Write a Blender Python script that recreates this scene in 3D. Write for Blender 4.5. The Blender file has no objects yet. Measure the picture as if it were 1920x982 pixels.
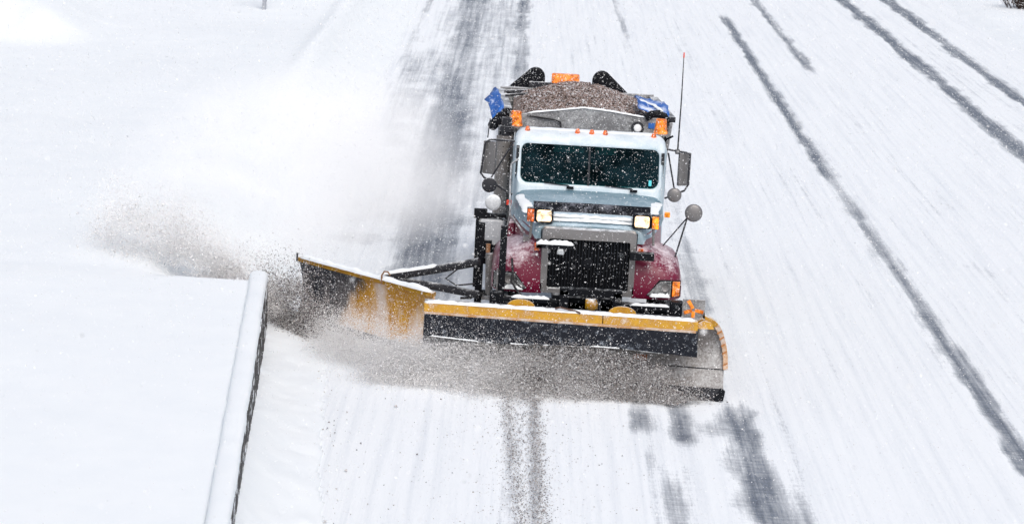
import bpy, math, random
import numpy as np
from mathutils import Vector, Matrix
random.seed(7); rng = np.random.default_rng(7)
R = math.radians
S = bpy.context.scene
COL = S.collection

# ------------------------------------------------------------------ camera
cd = bpy.data.cameras.new('camera'); cam = bpy.data.objects.new('camera', cd); COL.objects.link(cam)
FPX, CAMH, ROLL = 5200.0, 8.09, 3.2          # focal length in photo pixels, height of the overpass deck, roll
d = Vector((1015 - 960, 478 + 491, -FPX)).normalized()      # road direction in camera axes
u = Vector((math.sin(R(ROLL)), math.cos(R(ROLL)), 0)); u = (u - d * u.dot(d)).normalized()
xw = d.cross(u)
M = Matrix((xw, d, u))                        # rows are the world axes in camera coordinates
cam.matrix_world = Matrix.Translation((0, 0, CAMH)) @ M.to_4x4()
cd.sensor_width = 36; cd.lens = 36 * FPX / 1920
cd.clip_start = 0.5; cd.clip_end = 3000
cd.dof.use_dof = True; cd.dof.focus_distance = 36.8; cd.dof.aperture_fstop = 4.0
S.camera = cam

# ------------------------------------------------------------------ sky, sun, exposure (overcast snowfall)
SUN_EL, SUN_AZ = 50, 165                      # degrees; sun behind the cloud, from behind the camera
w = bpy.data.worlds.new('World'); S.world = w; w.use_nodes = True
nt = w.node_tree; bg = nt.nodes['Background']
sky = nt.nodes.new('ShaderNodeTexSky'); sky.sky_type = 'NISHITA'; sky.sun_disc = False
sky.sun_elevation = R(SUN_EL); sky.sun_rotation = R(SUN_AZ); sky.dust_density = 4; sky.air_density = 1.0
hs = nt.nodes.new('ShaderNodeHueSaturation'); hs.inputs['Saturation'].default_value = 0.75
nt.links.new(sky.outputs[0], hs.inputs['Color']); nt.links.new(hs.outputs[0], bg.inputs[0])
bg.inputs[1].default_value = 0.12
sd = bpy.data.lights.new('sun', 'SUN'); sd.energy = 1.1; sd.angle = R(35); sd.color = (1, .97, .93)
so = bpy.data.objects.new('sun', sd); COL.objects.link(so)
az, el = R(SUN_AZ), R(SUN_EL)
sv = Vector((math.sin(az) * math.cos(el), math.cos(az) * math.cos(el), math.sin(el)))
so.rotation_euler = sv.to_track_quat('Z', 'Y').to_euler(); so.location = (0, 0, 60)
S.view_settings.view_transform = 'Standard'; S.view_settings.look = 'None'
S.view_settings.exposure = 0.27; S.view_settings.gamma = 1
cy = S.cycles
cy.max_bounces = 24; cy.diffuse_bounces = 20; cy.transmission_bounces = 8; cy.glossy_bounces = 3; cy.transparent_max_bounces = 16
cy.volume_bounces = 16; cy.volume_step_rate = 2.0; cy.volume_max_steps = 128
cy.use_denoising = True; cy.use_adaptive_sampling = True; cy.adaptive_threshold = 0.01
try: cy.denoiser = 'OPENIMAGEDENOISE'
except Exception: pass

# ------------------------------------------------------------------ helpers
def tag(o, label=None, cat=None, group=None, kind=None):
    if label: o['label'] = label
    if cat: o['category'] = cat
    if group: o['group'] = group
    if kind: o['kind'] = kind
    return o

def empty(name, loc, label, cat):
    o = bpy.data.objects.new(name, None); COL.objects.link(o); o.location = loc
    o.empty_display_size = .3
    return tag(o, label, cat)

class MB:
    def __init__(s): s.v = []; s.f = []
    def add(s, vs, fs):
        n = len(s.v); s.v += [tuple(p) for p in vs]; s.f += [tuple(i + n for i in f) for f in fs]; return s
    def box(s, c, size, rot=None):
        hx, hy, hz = [k / 2 for k in size]
        vs = [Vector((a * hx, b * hy, e * hz)) for a in (-1, 1) for b in (-1, 1) for e in (-1, 1)]
        if rot is not None: vs = [rot @ p for p in vs]
        return s.add([p + Vector(c) for p in vs], [(0, 1, 3, 2), (4, 6, 7, 5), (0, 4, 5, 1), (2, 3, 7, 6), (0, 2, 6, 4), (1, 5, 7, 3)])
    def bx(s, x0, x1, y0, y1, z0, z1):
        return s.box(((x0 + x1) / 2, (y0 + y1) / 2, (z0 + z1) / 2), (x1 - x0, y1 - y0, z1 - z0))
    def loft(s, rings, closed=True, cap=True):
        n = len(rings[0]); vs = [p for r in rings for p in r]; fs = []
        for i in range(len(rings) - 1):
            for j in range(n if closed else n - 1):
                k = (j + 1) % n
                fs.append((i * n + j, i * n + k, (i + 1) * n + k, (i + 1) * n + j))
        if cap and closed:
            fs.append(tuple(reversed(range(n)))); fs.append(tuple((len(rings) - 1) * n + j for j in range(n)))
        return s.add(vs, fs)
    def tube(s, pts, r, n=8):
        pts = [Vector(p) for p in pts]; rings = []; up = None
        for i, p in enumerate(pts):
            t = ((pts[min(i + 1, len(pts) - 1)] - pts[max(i - 1, 0)])).normalized()
            if up is None: up = t.orthogonal().normalized()
            up = (up - t * up.dot(t)).normalized(); b = t.cross(up)
            rr = r[i] if isinstance(r, (list, tuple)) else r
            rings.append([p + up * math.cos(2 * math.pi * k / n) * rr + b * math.sin(2 * math.pi * k / n) * rr for k in range(n)])
        return s.loft(rings)
    def beam(s, a, b, wd, ht):
        a, b = Vector(a), Vector(b); t = (b - a).normalized()
        side = t.cross(Vector((0, 0, 1)));
        side = side.normalized() if side.length > 1e-4 else Vector((1, 0, 0)); up = side.cross(t)
        q = [(-1, -1), (1, -1), (1, 1), (-1, 1)]
        return s.loft([[p + side * i * wd / 2 + up * j * ht / 2 for i, j in q] for p in (a, b)])
    def lathe(s, c, axis, prof, n=20):        # prof: (distance along the axis, radius)
        ax = Vector(axis).normalized(); e1 = ax.orthogonal().normalized(); e2 = ax.cross(e1); c = Vector(c)
        return s.loft([[c + ax * h + e1 * math.cos(2 * math.pi * k / n) * r + e2 * math.sin(2 * math.pi * k / n) * r for k in range(n)] for h, r in prof])
    def prism(s, poly, off):                  # a planar polygon given in 3D, extruded by a vector
        o = Vector(off); return s.loft([[Vector(p) for p in poly], [Vector(p) + o for p in poly]])
    def loaf(s, pts, wd, ht, seed=0, seg=14, n=9):   # a ridge of snow lying along a line
        rr = random.Random(seed); pts = [Vector(p) for p in pts]; rings = []
        for i in range(len(pts) - 1):
            m = seg if i == len(pts) - 2 else seg - 1
            for k in range(m + (1 if i == len(pts) - 2 else 0)):
                t = k / m; p = pts[i].lerp(pts[i + 1], t); dr = (pts[i + 1] - pts[i]); dr.z = 0
                sd_ = Vector((dr.y, -dr.x, 0)).normalized() if dr.length > 1e-5 else Vector((1, 0, 0))
                endf = 1.0
                if (i == 0 and k == 0) or (i == len(pts) - 2 and k == m): endf = .35
                h = ht * endf * rr.uniform(.65, 1.15); wv = wd * rr.uniform(.88, 1.06) * (.7 + .3 * endf)
                rings.append([p + sd_ * math.cos(math.pi * a / (n - 1)) * wv / 2 + Vector((0, 0, math.sin(math.pi * a / (n - 1)) * h)) for a in range(n)])
        return s.loft(rings)

def mesh_of(name, mb):
    me = bpy.data.meshes.new(name); me.from_pydata(mb.v, [], mb.f); me.update()
    import bmesh
    bm = bmesh.new(); bm.from_mesh(me); bmesh.ops.recalc_face_normals(bm, faces=bm.faces); bm.to_mesh(me); bm.free()
    return me

def part(name, mb, mat, parent=None, bevel=0, smooth=40, label=None):
    me = mesh_of(name, mb); o = bpy.data.objects.new(name, me); COL.objects.link(o); o.parent = parent
    me.materials.append(mat)
    me.polygons.foreach_set('use_smooth', [True] * len(me.polygons)); me.set_sharp_from_angle(angle=R(smooth))
    if bevel:
        b = o.modifiers.new('bevel', 'BEVEL'); b.width = bevel; b.segments = 2; b.limit_method = 'ANGLE'; b.angle_limit = R(35)
        b.harden_normals = False
    if label: o['label'] = label
    return o

def share(o, parent=None, loc=None, rot=None):
    c = o.copy(); COL.objects.link(c); c.parent = parent or o.parent
    if loc: c.location = loc
    if rot: c.rotation_euler = rot
    return c

def vnoise(x, y, seed=0):                    # smooth value noise, -1..1
    g = np.random.default_rng(seed).uniform(-1, 1, (256, 256))
    xi = np.floor(x).astype(int); yi = np.floor(y).astype(int); fx = x - xi; fy = y - yi
    fx = fx * fx * (3 - 2 * fx); fy = fy * fy * (3 - 2 * fy)
    a = g[xi % 256, yi % 256]; b = g[(xi + 1) % 256, yi % 256]; c = g[xi % 256, (yi + 1) % 256]; e = g[(xi + 1) % 256, (yi + 1) % 256]
    return (a * (1 - fx) + b * fx) * (1 - fy) + (c * (1 - fx) + e * fx) * fy
def fbm(x, y, seed=0, o=4):
    r = 0; a = 1; t = 0
    for k in range(o): r = r + a * vnoise(x * 2 ** k, y * 2 ** k, seed + k); t += a; a *= .5
    return r / t
def sstep(a, b, x):
    t = np.clip((x - a) / (b - a), 0, 1); return t * t * (3 - 2 * t)

def grid(name, xs, ys, zf, mat, attrs=None):
    X, Y = np.meshgrid(xs, ys); Z = zf(X, Y)
    nx, ny = len(xs), len(ys)
    me = bpy.data.meshes.new(name)
    co = np.stack([X.ravel(), Y.ravel(), Z.ravel()], 1)
    i = np.arange((ny - 1) * (nx - 1)); r, c = i // (nx - 1), i % (nx - 1); a = r * nx + c
    f = np.stack([a, a + 1, a + nx + 1, a + nx], 1).ravel()
    me.vertices.add(len(co)); me.vertices.foreach_set('co', co.ravel())
    me.loops.add(len(f)); me.loops.foreach_set('vertex_index', f)
    me.polygons.add(len(i)); me.polygons.foreach_set('loop_start', i * 4); me.polygons.foreach_set('loop_total', np.full(len(i), 4))
    me.update(); me.polygons.foreach_set('use_smooth', [True] * len(i))
    for k, v in (attrs or {}).items():
        at = me.attributes.new(k, 'FLOAT', 'POINT'); at.data.foreach_set('value', v(X, Y).ravel().astype(np.float32))
    me.materials.append(mat)
    o = bpy.data.objects.new(name, me); COL.objects.link(o)
    return o

def specks(name, P, rad, colr, mat, label, flat=1.0, plate=False):
    """thousands of little four-sided grains as one mesh, each grain with its own colour"""
    n = len(P); base = np.array([(1, 1, 1), (1, -1, -1), (-1, 1, -1), (-1, -1, 1)]) / 1.4
    if plate: base = np.array([(-1.2, 0, .2), (0, -.9, -.1), (1.2, 0, .2), (0, .9, -.1)])
    q = rng.normal(size=(n, 4)); q /= np.linalg.norm(q, axis=1)[:, None]; a, b, c, e = q.T
    Rm = np.stack([1 - 2 * (c * c + e * e), 2 * (b * c - a * e), 2 * (b * e + a * c), 2 * (b * c + a * e), 1 - 2 * (b * b + e * e), 2 * (c * e - a * b),
                   2 * (b * e - a * c), 2 * (c * e + a * b), 1 - 2 * (b * b + c * c)], 1).reshape(n, 3, 3)
    st = rng.uniform(.6, 1.3, (n, 1, 3))
    V = np.einsum('nij,nkj->nki', Rm, base[None] * st) * rad[:, None, None]
    V[:, :, 2] *= flat
    V = (V + P[:, None, :]).reshape(-1, 3)
    tri = [(0, 1, 2), (0, 2, 3)] if plate else [(0, 1, 2), (0, 3, 1), (0, 2, 3), (1, 3, 2)]; nf = len(tri)
    F = (np.array(tri)[None] + (np.arange(n) * 4)[:, None, None]).ravel()
    me = bpy.data.meshes.new(name)
    me.vertices.add(n * 4); me.vertices.foreach_set('co', V.ravel())
    me.loops.add(len(F)); me.loops.foreach_set('vertex_index', F)
    m = n * nf; me.polygons.add(m); me.polygons.foreach_set('loop_start', np.arange(m) * 3); me.polygons.foreach_set('loop_total', np.full(m, 3))
    me.update()
    at = me.attributes.new('tint', 'FLOAT_COLOR', 'POINT')
    cc = np.repeat(np.concatenate([colr, np.ones((n, 1))], 1), 4, 0); at.data.foreach_set('color', cc.ravel().astype(np.float32))
    me.materials.append(mat); o = bpy.data.objects.new(name, me); COL.objects.link(o)
    return tag(o, label, name.replace('_', ' '), kind='stuff')

# ------------------------------------------------------------------ materials
class N:
    def __init__(s, name):
        s.m = bpy.data.materials.new(name); s.m.use_nodes = True; s.t = s.m.node_tree; s.b = s.t.nodes['Principled BSDF']
    def n(s, typ, **kw):
        x = s.t.nodes.new(typ)
        for k, v in kw.items():
            if k in x.inputs: x.inputs[k].default_value = v
            else: setattr(x, k, v)
        return x
    def l(s, a, b): s.t.links.new(a, b)
    def math(s, op, a, b=None, clamp=False):
        x = s.n('ShaderNodeMath', operation=op); x.use_clamp = clamp
        for i, v in enumerate((a, b)):
            if v is None: continue
            if isinstance(v, (int, float)): x.inputs[i].default_value = v
            else: s.l(v, x.inputs[i])
        return x.outputs[0]
    def coord(s, scale=(1, 1, 1), kind='Object'):
        c = s.n('ShaderNodeTexCoord'); mp = s.n('ShaderNodeMapping'); mp.inputs['Scale'].default_value = scale
        s.l(c.outputs[kind], mp.inputs[0]); return mp.outputs[0]
    def noise(s, scale, detail=4, vec=None, rough=.55):
        x = s.n('ShaderNodeTexNoise'); x.inputs['Scale'].default_value = scale; x.inputs['Detail'].default_value = detail
        x.inputs['Roughness'].default_value = rough
        if vec is not None: s.l(vec, x.inputs['Vector'])
        return x.outputs['Fac']
    def remap(s, v, a, b, c=0, e=1, smooth=False):
        x = s.n('ShaderNodeMapRange'); s.l(v, x.inputs[0])
        if smooth: x.interpolation_type = 'SMOOTHSTEP'
        for i, k in enumerate((a, b, c, e)): x.inputs[i + 1].default_value = k
        return x.outputs[0]
    def mix(s, f, a, b):
        x = s.n('ShaderNodeMix', data_type='RGBA')
        if isinstance(f, (int, float)): x.inputs[0].default_value = f
        else: s.l(f, x.inputs[0])
        for i, v in ((6, a), (7, b)):
            if isinstance(v, tuple): x.inputs[i].default_value = (*v, 1)
            else: s.l(v, x.inputs[i])
        return x.outputs[2]
    def bump(s, h, strength=.3, dist=.02):
        x = s.n('ShaderNodeBump'); x.inputs['Strength'].default_value = strength; x.inputs['Distance'].default_value = dist
        s.l(h, x.inputs['Height']); s.l(x.outputs[0], s.b.inputs['Normal'])

SNOW = (.85, .88, .90)
def mat_snow(name='snow'):
    k = N(name); v = k.coord()
    a = k.noise(1.3, 5, v); b = k.noise(45, 4, v)
    k.l(k.mix(k.remap(a, .3, .7), (.83, .868, .89), (.865, .897, .91)), k.b.inputs['Base Color'])
    k.b.inputs['Roughness'].default_value = .75; k.b.inputs['Specular IOR Level'].default_value = .2
    k.bump(k.math('ADD', k.math('MULTIPLY', a, .08), k.math('MULTIPLY', b, .15)), .35, .035)
    return k.m

def mat_frost(name, base, rough=.45, snow=.35, up=.35, scale=7, metal=0, snowcol=SNOW, base2=None, speck=.25, contrast=.12, grad=None):
    """painted or bare surface with wind-blown snow and frost stuck on it, more of it on upward faces"""
    k = N(name); v = k.coord(); big = k.noise(scale, 6, v, .65); fine = k.noise(scale * 9, 3, v, .6); mid = k.noise(2.1, 3, v)
    g = k.n('ShaderNodeNewGeometry'); sx = k.n('ShaderNodeSeparateXYZ'); k.l(g.outputs['Normal'], sx.inputs[0])
    upz = k.math('MULTIPLY', k.math('MAXIMUM', sx.outputs[2], 0), up)
    h = k.math('ADD', k.math('ADD', k.math('MULTIPLY', big, .6), k.math('MULTIPLY', fine, speck)), k.math('ADD', upz, k.math('MULTIPLY', mid, .25)))
    if grad:                                  # frost gets thicker from one end of the part to the other (along y)
        sy = k.n('ShaderNodeSeparateXYZ'); k.l(v, sy.inputs[0]); h = k.math('ADD', h, k.remap(sy.outputs[1], *grad))
    thr = .98 - snow * .75
    m = k.remap(h, thr - contrast, thr + contrast)
    col = base if base2 is None else k.mix(k.remap(big, .4, .6), base, base2)
    k.l(k.mix(m, col, snowcol), k.b.inputs['Base Color'])
    k.l(k.remap(m, 0, 1, rough, .85), k.b.inputs['Roughness'])
    k.l(k.remap(m, 0, 1, metal, 0), k.b.inputs['Metallic'])
    if max(base) < .06: k.b.inputs['Specular IOR Level'].default_value = .12
    k.bump(k.math('ADD', k.math('MULTIPLY', m, 1.0), k.math('MULTIPLY', fine, .3)), .35, .01)
    return k.m

def mat_plain(name, base, rough=.5, metal=0, emit=None, es=0):
    k = N(name); v = k.coord(); a = k.noise(25, 4, v)
    dk = tuple(c * .8 for c in base); k.l(k.mix(a, dk, tuple(min(1, c * 1.2) for c in base)), k.b.inputs['Base Color'])
    k.b.inputs['Roughness'].default_value = rough; k.b.inputs['Metallic'].default_value = metal
    if emit: k.b.inputs['Emission Color'].default_value = (*emit, 1); k.b.inputs['Emission Strength'].default_value = es
    return k.m

def mat_specks():
    k = N('snow_grains'); a = k.n('ShaderNodeAttribute'); a.attribute_name = 'tint'
    out = k.t.nodes['Material Output']; d_ = k.n('ShaderNodeBsdfDiffuse'); t_ = k.n('ShaderNodeBsdfTranslucent'); mx = k.n('ShaderNodeMixShader'); mx.inputs[0].default_value = .12
    k.l(a.outputs['Color'], d_.inputs[0]); k.l(a.outputs['Color'], t_.inputs[0]); k.l(d_.outputs[0], mx.inputs[1]); k.l(t_.outputs[0], mx.inputs[2]); k.l(mx.outputs[0], out.inputs['Surface'])
    return k.m

def mat_road():
    k = N('packed_snow_road'); a = k.n('ShaderNodeAttribute'); a.attribute_name = 'wear'
    v1 = k.coord((9, .14, 1)); v2 = k.coord((26, 3.5, 1)); v0 = k.coord()
    st = k.noise(1.0, 6, v1, .65); gr = k.noise(1.6, 4, v2, .65); fine = k.noise(38, 3, v0); blot = k.noise(1, 4, k.coord((2.6, .9, 1)), .6)
    h = k.math('ADD', k.math('ADD', k.math('MULTIPLY', st, .55), k.math('MULTIPLY', gr, .35)), k.math('MULTIPLY', fine, .2))
    wr = k.math('ADD', a.outputs['Fac'], k.math('ADD', k.math('MULTIPLY', k.math('SUBTRACT', h, .55), 1.7), k.math('MULTIPLY', k.math('SUBTRACT', blot, .5), .55)))
    wr = k.math('ADD', wr, k.math('MULTIPLY', k.math('SUBTRACT', k.noise(1, 3, k.coord((2.2, 15, 1)), .6), .5), .42))
    m = k.remap(wr, .24, .92, 0, 1)
    asph = k.mix(k.remap(k.math('ADD', k.math('MULTIPLY', fine, .6), k.math('MULTIPLY', gr, .4)), .38, .64), (.05, .06, .08), (.24, .27, .32))
    # grit frozen into the snow: sparse brown specks and faint slush streaks
    sp = k.noise(22, 2, k.coord((1, .45, 1)), .5); grit = k.remap(sp, .68, .76, 0, .32)
    slush = k.remap(k.math('ADD', k.math('MULTIPLY', st, .75), k.math('MULTIPLY', gr, .25)), .47, .69, 0, .42)
    snow = k.mix(slush, (.855, .885, .905), (.58, .63, .69)); snow = k.mix(grit, snow, (.33, .29, .26))
    k.l(k.mix(m, snow, asph), k.b.inputs['Base Color'])
    k.l(k.remap(m, 0, 1, .8, .5), k.b.inputs['Roughness']); k.b.inputs['Specular IOR Level'].default_value = .2
    k.bump(k.math('SUBTRACT', h, k.math('MULTIPLY', m, .5)), .45, .03)
    return k.m

def mat_lit_plastic(name, base, es, rough=.3):
    k = N(name); v = k.coord(); wv = k.noise(16, 3, v)
    c = k.mix(k.remap(wv, .38, .62), tuple(q * .55 for q in base), tuple(min(1, q * 1.5 + .02) for q in base))
    c = k.mix(k.remap(k.noise(40, 3, v), .60, .68, 0, .75), c, SNOW)      # flakes stuck to the lens
    k.l(c, k.b.inputs['Base Color']); k.b.inputs['Emission Color'].default_value = (*base, 1)
    k.l(k.remap(wv, .38, .66, es * .25, es * 1.9), k.b.inputs['Emission Strength'])
    k.b.inputs['Roughness'].default_value = rough; return k.m

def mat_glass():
    k = N('tinted_glass_painted_reflections'); t = k.t; out = t.nodes['Material Output']
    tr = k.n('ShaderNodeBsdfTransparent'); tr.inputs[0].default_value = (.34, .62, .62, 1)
    df = k.n('ShaderNodeBsdfDiffuse'); df.inputs[0].default_value = (.20, .42, .54, 1); mx = k.n('ShaderNodeMixShader')  # patchy teal diffuse paints reflections into the glass
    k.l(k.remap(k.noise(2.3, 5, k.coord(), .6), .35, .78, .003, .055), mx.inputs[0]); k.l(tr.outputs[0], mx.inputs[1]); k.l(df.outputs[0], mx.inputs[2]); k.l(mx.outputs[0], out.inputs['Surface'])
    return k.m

m_snow = mat_snow()
m_cab = mat_frost('frosted_pale_blue_paint', (.32, .46, .54), .35, .38, .30, 5, speck=.2, contrast=.3)
m_hood = mat_frost('frosted_teal_hood_paint', (.05, .15, .205), .35, .34, .2, 3.2, speck=.3, contrast=.3, snowcol=(.60, .71, .78), grad=(2.2, 3.4, .10, -.24))
m_maroon = mat_frost('snow_dusted_maroon_paint', (.15, .004, .03), .35, .15, .25, 3.0, speck=.42, contrast=.13, snowcol=(.80, .72, .76))
m_black = mat_frost('black_steel', (.008, .009, .012), .5, -.02, .25, 9, speck=.4)
m_rubber = mat_frost('black_rubber', (.006, .008, .014), .6, .10, .05, 13, speck=.6, contrast=.1, snowcol=(.50, .56, .64))
m_dark = mat_frost('dark_grey_steel', (.035, .036, .042), .45, .1, .35, 8)
m_steel = mat_frost('dirty_grey_steel', (.20, .19, .185), .5, .2, .25, 6, base2=(.12, .115, .115), speck=.35, contrast=.25)
m_board = mat_frost('salt_stained_steel', (.21, .195, .188), .6, .16, .1, 4, base2=(.13, .112, .105), speck=.45, contrast=.25)
m_chrome = mat_frost('salted_chrome', (.23, .225, .225), .4, .20, .3, 10, metal=.5, base2=(.24, .23, .23))
m_yellow = mat_frost('chipped_yellow_paint', (.54, .285, .006), .45, .25, .22, 7, base2=(.40, .19, .008), speck=.35)
m_curb = mat_frost('worn_white_and_rust_paint', (.60, .52, .46), .6, .25, .1, 6, base2=(.46, .22, .06), contrast=.2)
m_blue = mat_frost('blue_tarpaulin', (.02, .11, .42), .5, .16, .25, 5, base2=(.03, .16, .55), contrast=.1)
m_body = mat_frost('grey_dump_body_steel', (.17, .172, .18), .5, .22, .2, 5, base2=(.11, .11, .115), speck=.45, contrast=.25)
m_amber = mat_lit_plastic('amber_lens', (.78, .17, .003), .28)
m_amber_hot = mat_lit_plastic('amber_lens_lit', (.95, .26, .004), .55)
m_amber_dull = mat_lit_plastic('amber_marker_lens', (.62, .11, .01), .12)
m_lamp = mat_lit_plastic('lit_headlamp_glass', (.66, .46, .27), 1.35)
m_lens = mat_frost('clear_lamp_lens', (.30, .31, .31), .12, .25, .2, 9, base2=(.04, .042, .045))
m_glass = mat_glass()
m_int = mat_plain('black_cab_trim', (.018, .021, .026), .8)
m_teal = mat_plain('teal_standin', (.03, .17, .16), .7)
m_sticker = mat_plain('turquoise_sticker', (.05, .55, .62), .5)
m_orange = mat_lit_plastic('orange_tape_added_glow', (.95, .20, .005), .12)  # tape is given a faint glow on top of its orange
m_red = mat_plain('red_tip', (.7, .05, .02), .5)
m_mirror = mat_plain('mirror_back', (.19, .185, .185), .4, .5)
m_white = mat_frost('white_enamel', (.50, .52, .54), .4, .4, .3, 6)
m_specks = mat_specks()
m_hose = mat_plain('rubber_hose', (.012, .012, .014), .6)
m_tyre = mat_frost('snowy_tyre', (.012, .012, .013), .8, .2, .3, 6)

# sand with its grains
k = N('damp_sand'); v = k.coord(); a = k.noise(9, 6, v, .7); b = k.noise(26, 5, v, .8)
c0 = k.mix(k.remap(k.math('ADD', k.math('MULTIPLY', a, .5), k.math('MULTIPLY', b, .5)), .36, .62), (.055, .036, .03), (.50, .39, .345))
k.l(k.mix(k.remap(k.noise(30, 5, v, .75), .56, .64), c0, (.75, .74, .75)), k.b.inputs['Base Color']); k.b.inputs['Roughness'].default_value = .95
k.bump(b, 1.0, .06); m_sand = k.m
# perforated heat shield
k = N('perforated_shield'); v = k.coord((1, 1, 1)); vo = k.n('ShaderNodeTexVoronoi'); vo.inputs['Scale'].default_value = 22; vo.inputs['Randomness'].default_value = .25
k.l(v, vo.inputs['Vector']); k.l(k.mix(k.remap(vo.outputs['Distance'], .22, .3), (.012, .012, .014), (.22, .205, .195)), k.b.inputs['Base Color'])
k.b.inputs['Metallic'].default_value = .4; k.b.inputs['Roughness'].default_value = .5; m_perf = k.m
# wing blade: yellow paint, worn to dark steel at its outer end, smeared with snow
k = N('worn_yellow_wing_paint'); v = k.coord(); sx = k.n('ShaderNodeSeparateXYZ'); k.l(v, sx.inputs[0])
nz = k.noise(3.2, 5, k.coord((1, 1, .5)), .6); nz2 = k.noise(9, 4, v, .6)
e = k.math('ADD', k.math('ADD', sx.outputs[0], k.math('MULTIPLY', sx.outputs[2], -.55)), k.math('MULTIPLY', nz, .5))
dk = k.remap(e, -3.28, -3.08, 1, 0, True)
ye = k.mix(k.remap(nz2, .35, .65), (.64, .33, .016), (.50, .225, .012))
sm = k.remap(k.math('ADD', k.noise(2.2, 5, k.coord((1.2, 1.2, .45)), .65), k.math('MULTIPLY', sx.outputs[2], -.22)),   .31, .50)
c1 = k.mix(dk, ye, (.022, .026, .036)); c1 = k.mix(k.math('MULTIPLY', k.math('MULTIPLY', sm, .85), k.math('SUBTRACT', 1, k.math('MULTIPLY', dk, .85))), c1, (.78, .67, .60))
c1 = k.mix(k.remap(k.noise(60, 3, v), .60, .68, 0, .8), c1, SNOW)
k.l(c1, k.b.inputs['Base Color']); k.b.inputs['Roughness'].default_value = .55; m_wing = k.m
# barrier: dark wet concrete with snow caught in its ribs
k = N('wet_dark_stone'); v = k.coord((9, 1.6, 3.4)); h = k.noise(2.0, 5, v, .6)
k.l(k.mix(k.remap(h, .55, .62), (.035, .030, .028), SNOW), k.b.inputs['Base Color']); k.b.inputs['Roughness'].default_value = .8
k.bump(h, .8, .05); m_stone = k.m

# ------------------------------------------------------------------ ground, road, snow banks
def wear(X, Y):
    W = np.zeros_like(X)
    def band(xc, wd, y0, y1, amt, wob=.06, seed=0, fade=4, patch=0., pl=5.0):
        xx = xc + wob * fbm(Y / 6.0, X * 0 + seed, seed + 50, 3)
        wl = wd * (1 + .6 * fbm(Y / 1.8, X * 0 + .5 + seed, seed + 20, 4)) + .13 * min(1, wd / .2) ** 2 * fbm(X * 3.5, Y * 1.5, seed + 11, 4); wl = np.maximum(wl, .012)
        m = 1 - sstep(wl * .35, wl * 1.5, np.abs(X - xx))
        en = sstep(y0 - fade, y0 + fade, Y) * (1 - sstep(y1 - fade, y1 + fade, Y))
        p = 1 - patch * sstep(-.15, .35, fbm(Y / pl, X * .5 + seed * 3.1, seed + 31, 3))
        return amt * m * en * p
    for a in [(6.22, .16, 53.5, 88, .84, .05, 1, 2.0), (6.24, .11, 34, 60, .62, .05, 2, 2.0), (6.25, .13, 37, 52, .74, .05, 42, 1.5), (6.42, .05, 30, 60, .45, .05, 43, 3, .5, 3), (6.05, .04, 40, 85, .4, .04, 44, 3, .5, 4), (6.27, .19, 28, 39.5, .84, .05, 3, 2.0),
              (6.00, .06, 28, 44, .35, .05, 41, 2.0, .5, 2), (7.66, .18, 73, 110, .72, .05, 4, 2.0), (7.68, .24, 40, 72, .26, .06, 5, 5, .7, 4),
              (10.92, .27, 50, 130, .86, .05, 6, 3), (10.62, .05, 45, 75, .4, .03, 46, 3, .6, 3), (12.55, .25, 50, 130, .84, .06, 7, 3), (11.7, .6, 60, 90, .22, .1, 8, 6, .6, 5),
              (2.96, .27, 20, 34.4, .80, .10, 9, .6, .12, 2.0), (2.78, .16, 30.5, 34.0, .62, .10, 39, .6, .3, 1.0), (3.18, .14, 20, 30.0, .60, .10, 49, 1.0, .3, 1.2), (3.35, .12, 25, 31, .55, .10, 19, 1.5, .5, 2), (2.2, .17, 32.2, 36, .84, .10, 10, .5, .15, 1.0), (1.95, .12, 20, 30.6, .55, .10, 59, .8, .3, 1.5), (2.55, .28, 32.6, 33.5, .6, .05, 14, .4),
              (1.68, .18, 32.7, 34.2, .70, .08, 11, .5, .2, 2), (1.93, .14, 26, 30.9, .66, .08, 12, .8, .3, 2), (1.75, .05, 24, 36, .38, .04, 13, 2, .5, 2), (2.12, .05, 24, 34, .35, .03, 53, 2, .5, 2),
              (2.85, .20, 36, 60, .55, .12, 15, 2, .45, 3), (2.88, .12, 72, 105, .55, .06, 16, 3, .4, 6), (2.2, .5, 60.5, 64.0, .5, .1, 24, 1.0),
              (-.10, .22, 44, 130, .74, .07, 17, 4, .25, 6), (-1.62, .50, 50, 130, .74, .10, 18, 5, .2, 6), (-1.45, .55, 38, 64, .86, .12, 28, 4, .1, 5), (-.8, .8, 44, 130, .46, .1, 20, 6, .3, 6), (-2.2, .5, 52, 130, .36, .1, 29, 6, .4, 4),
              (-3.05, .10, 70, 130, .62, .04, 21, 3, .3, 5), (-2.5, .5, 40, 74, .50, .15, 22, 5, .7, 1.6), (-2.9, .30, 56, 78, .40, .1, 23, 3, .7, 1.2),
              (.08, .10, 20, 36, .40, .05, 25, 1, .2, 2), (.42, .10, 20, 36, .36, .05, 26, 1, .2, 2)]:
        W = np.maximum(W, band(*a))
    # long faint scrape lines left by earlier passes
    for i in range(90):
        xc = rng.uniform(-1.5, 11.5); y0 = rng.uniform(20, 70); ln = rng.uniform(6, 30)
        W = np.maximum(W, rng.uniform(.12, .34) * np.exp(-((X - xc - .02 * np.sin(Y * .3 + i)) / rng.uniform(.02, .06)) ** 2) * sstep(y0, y0 + 3, Y) * (1 - sstep(y0 + ln - 3, y0 + ln, Y)))
    return np.clip(W + .10 * fbm(X * 1.1, Y * .10, 77, 4), 0, 1)

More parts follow.
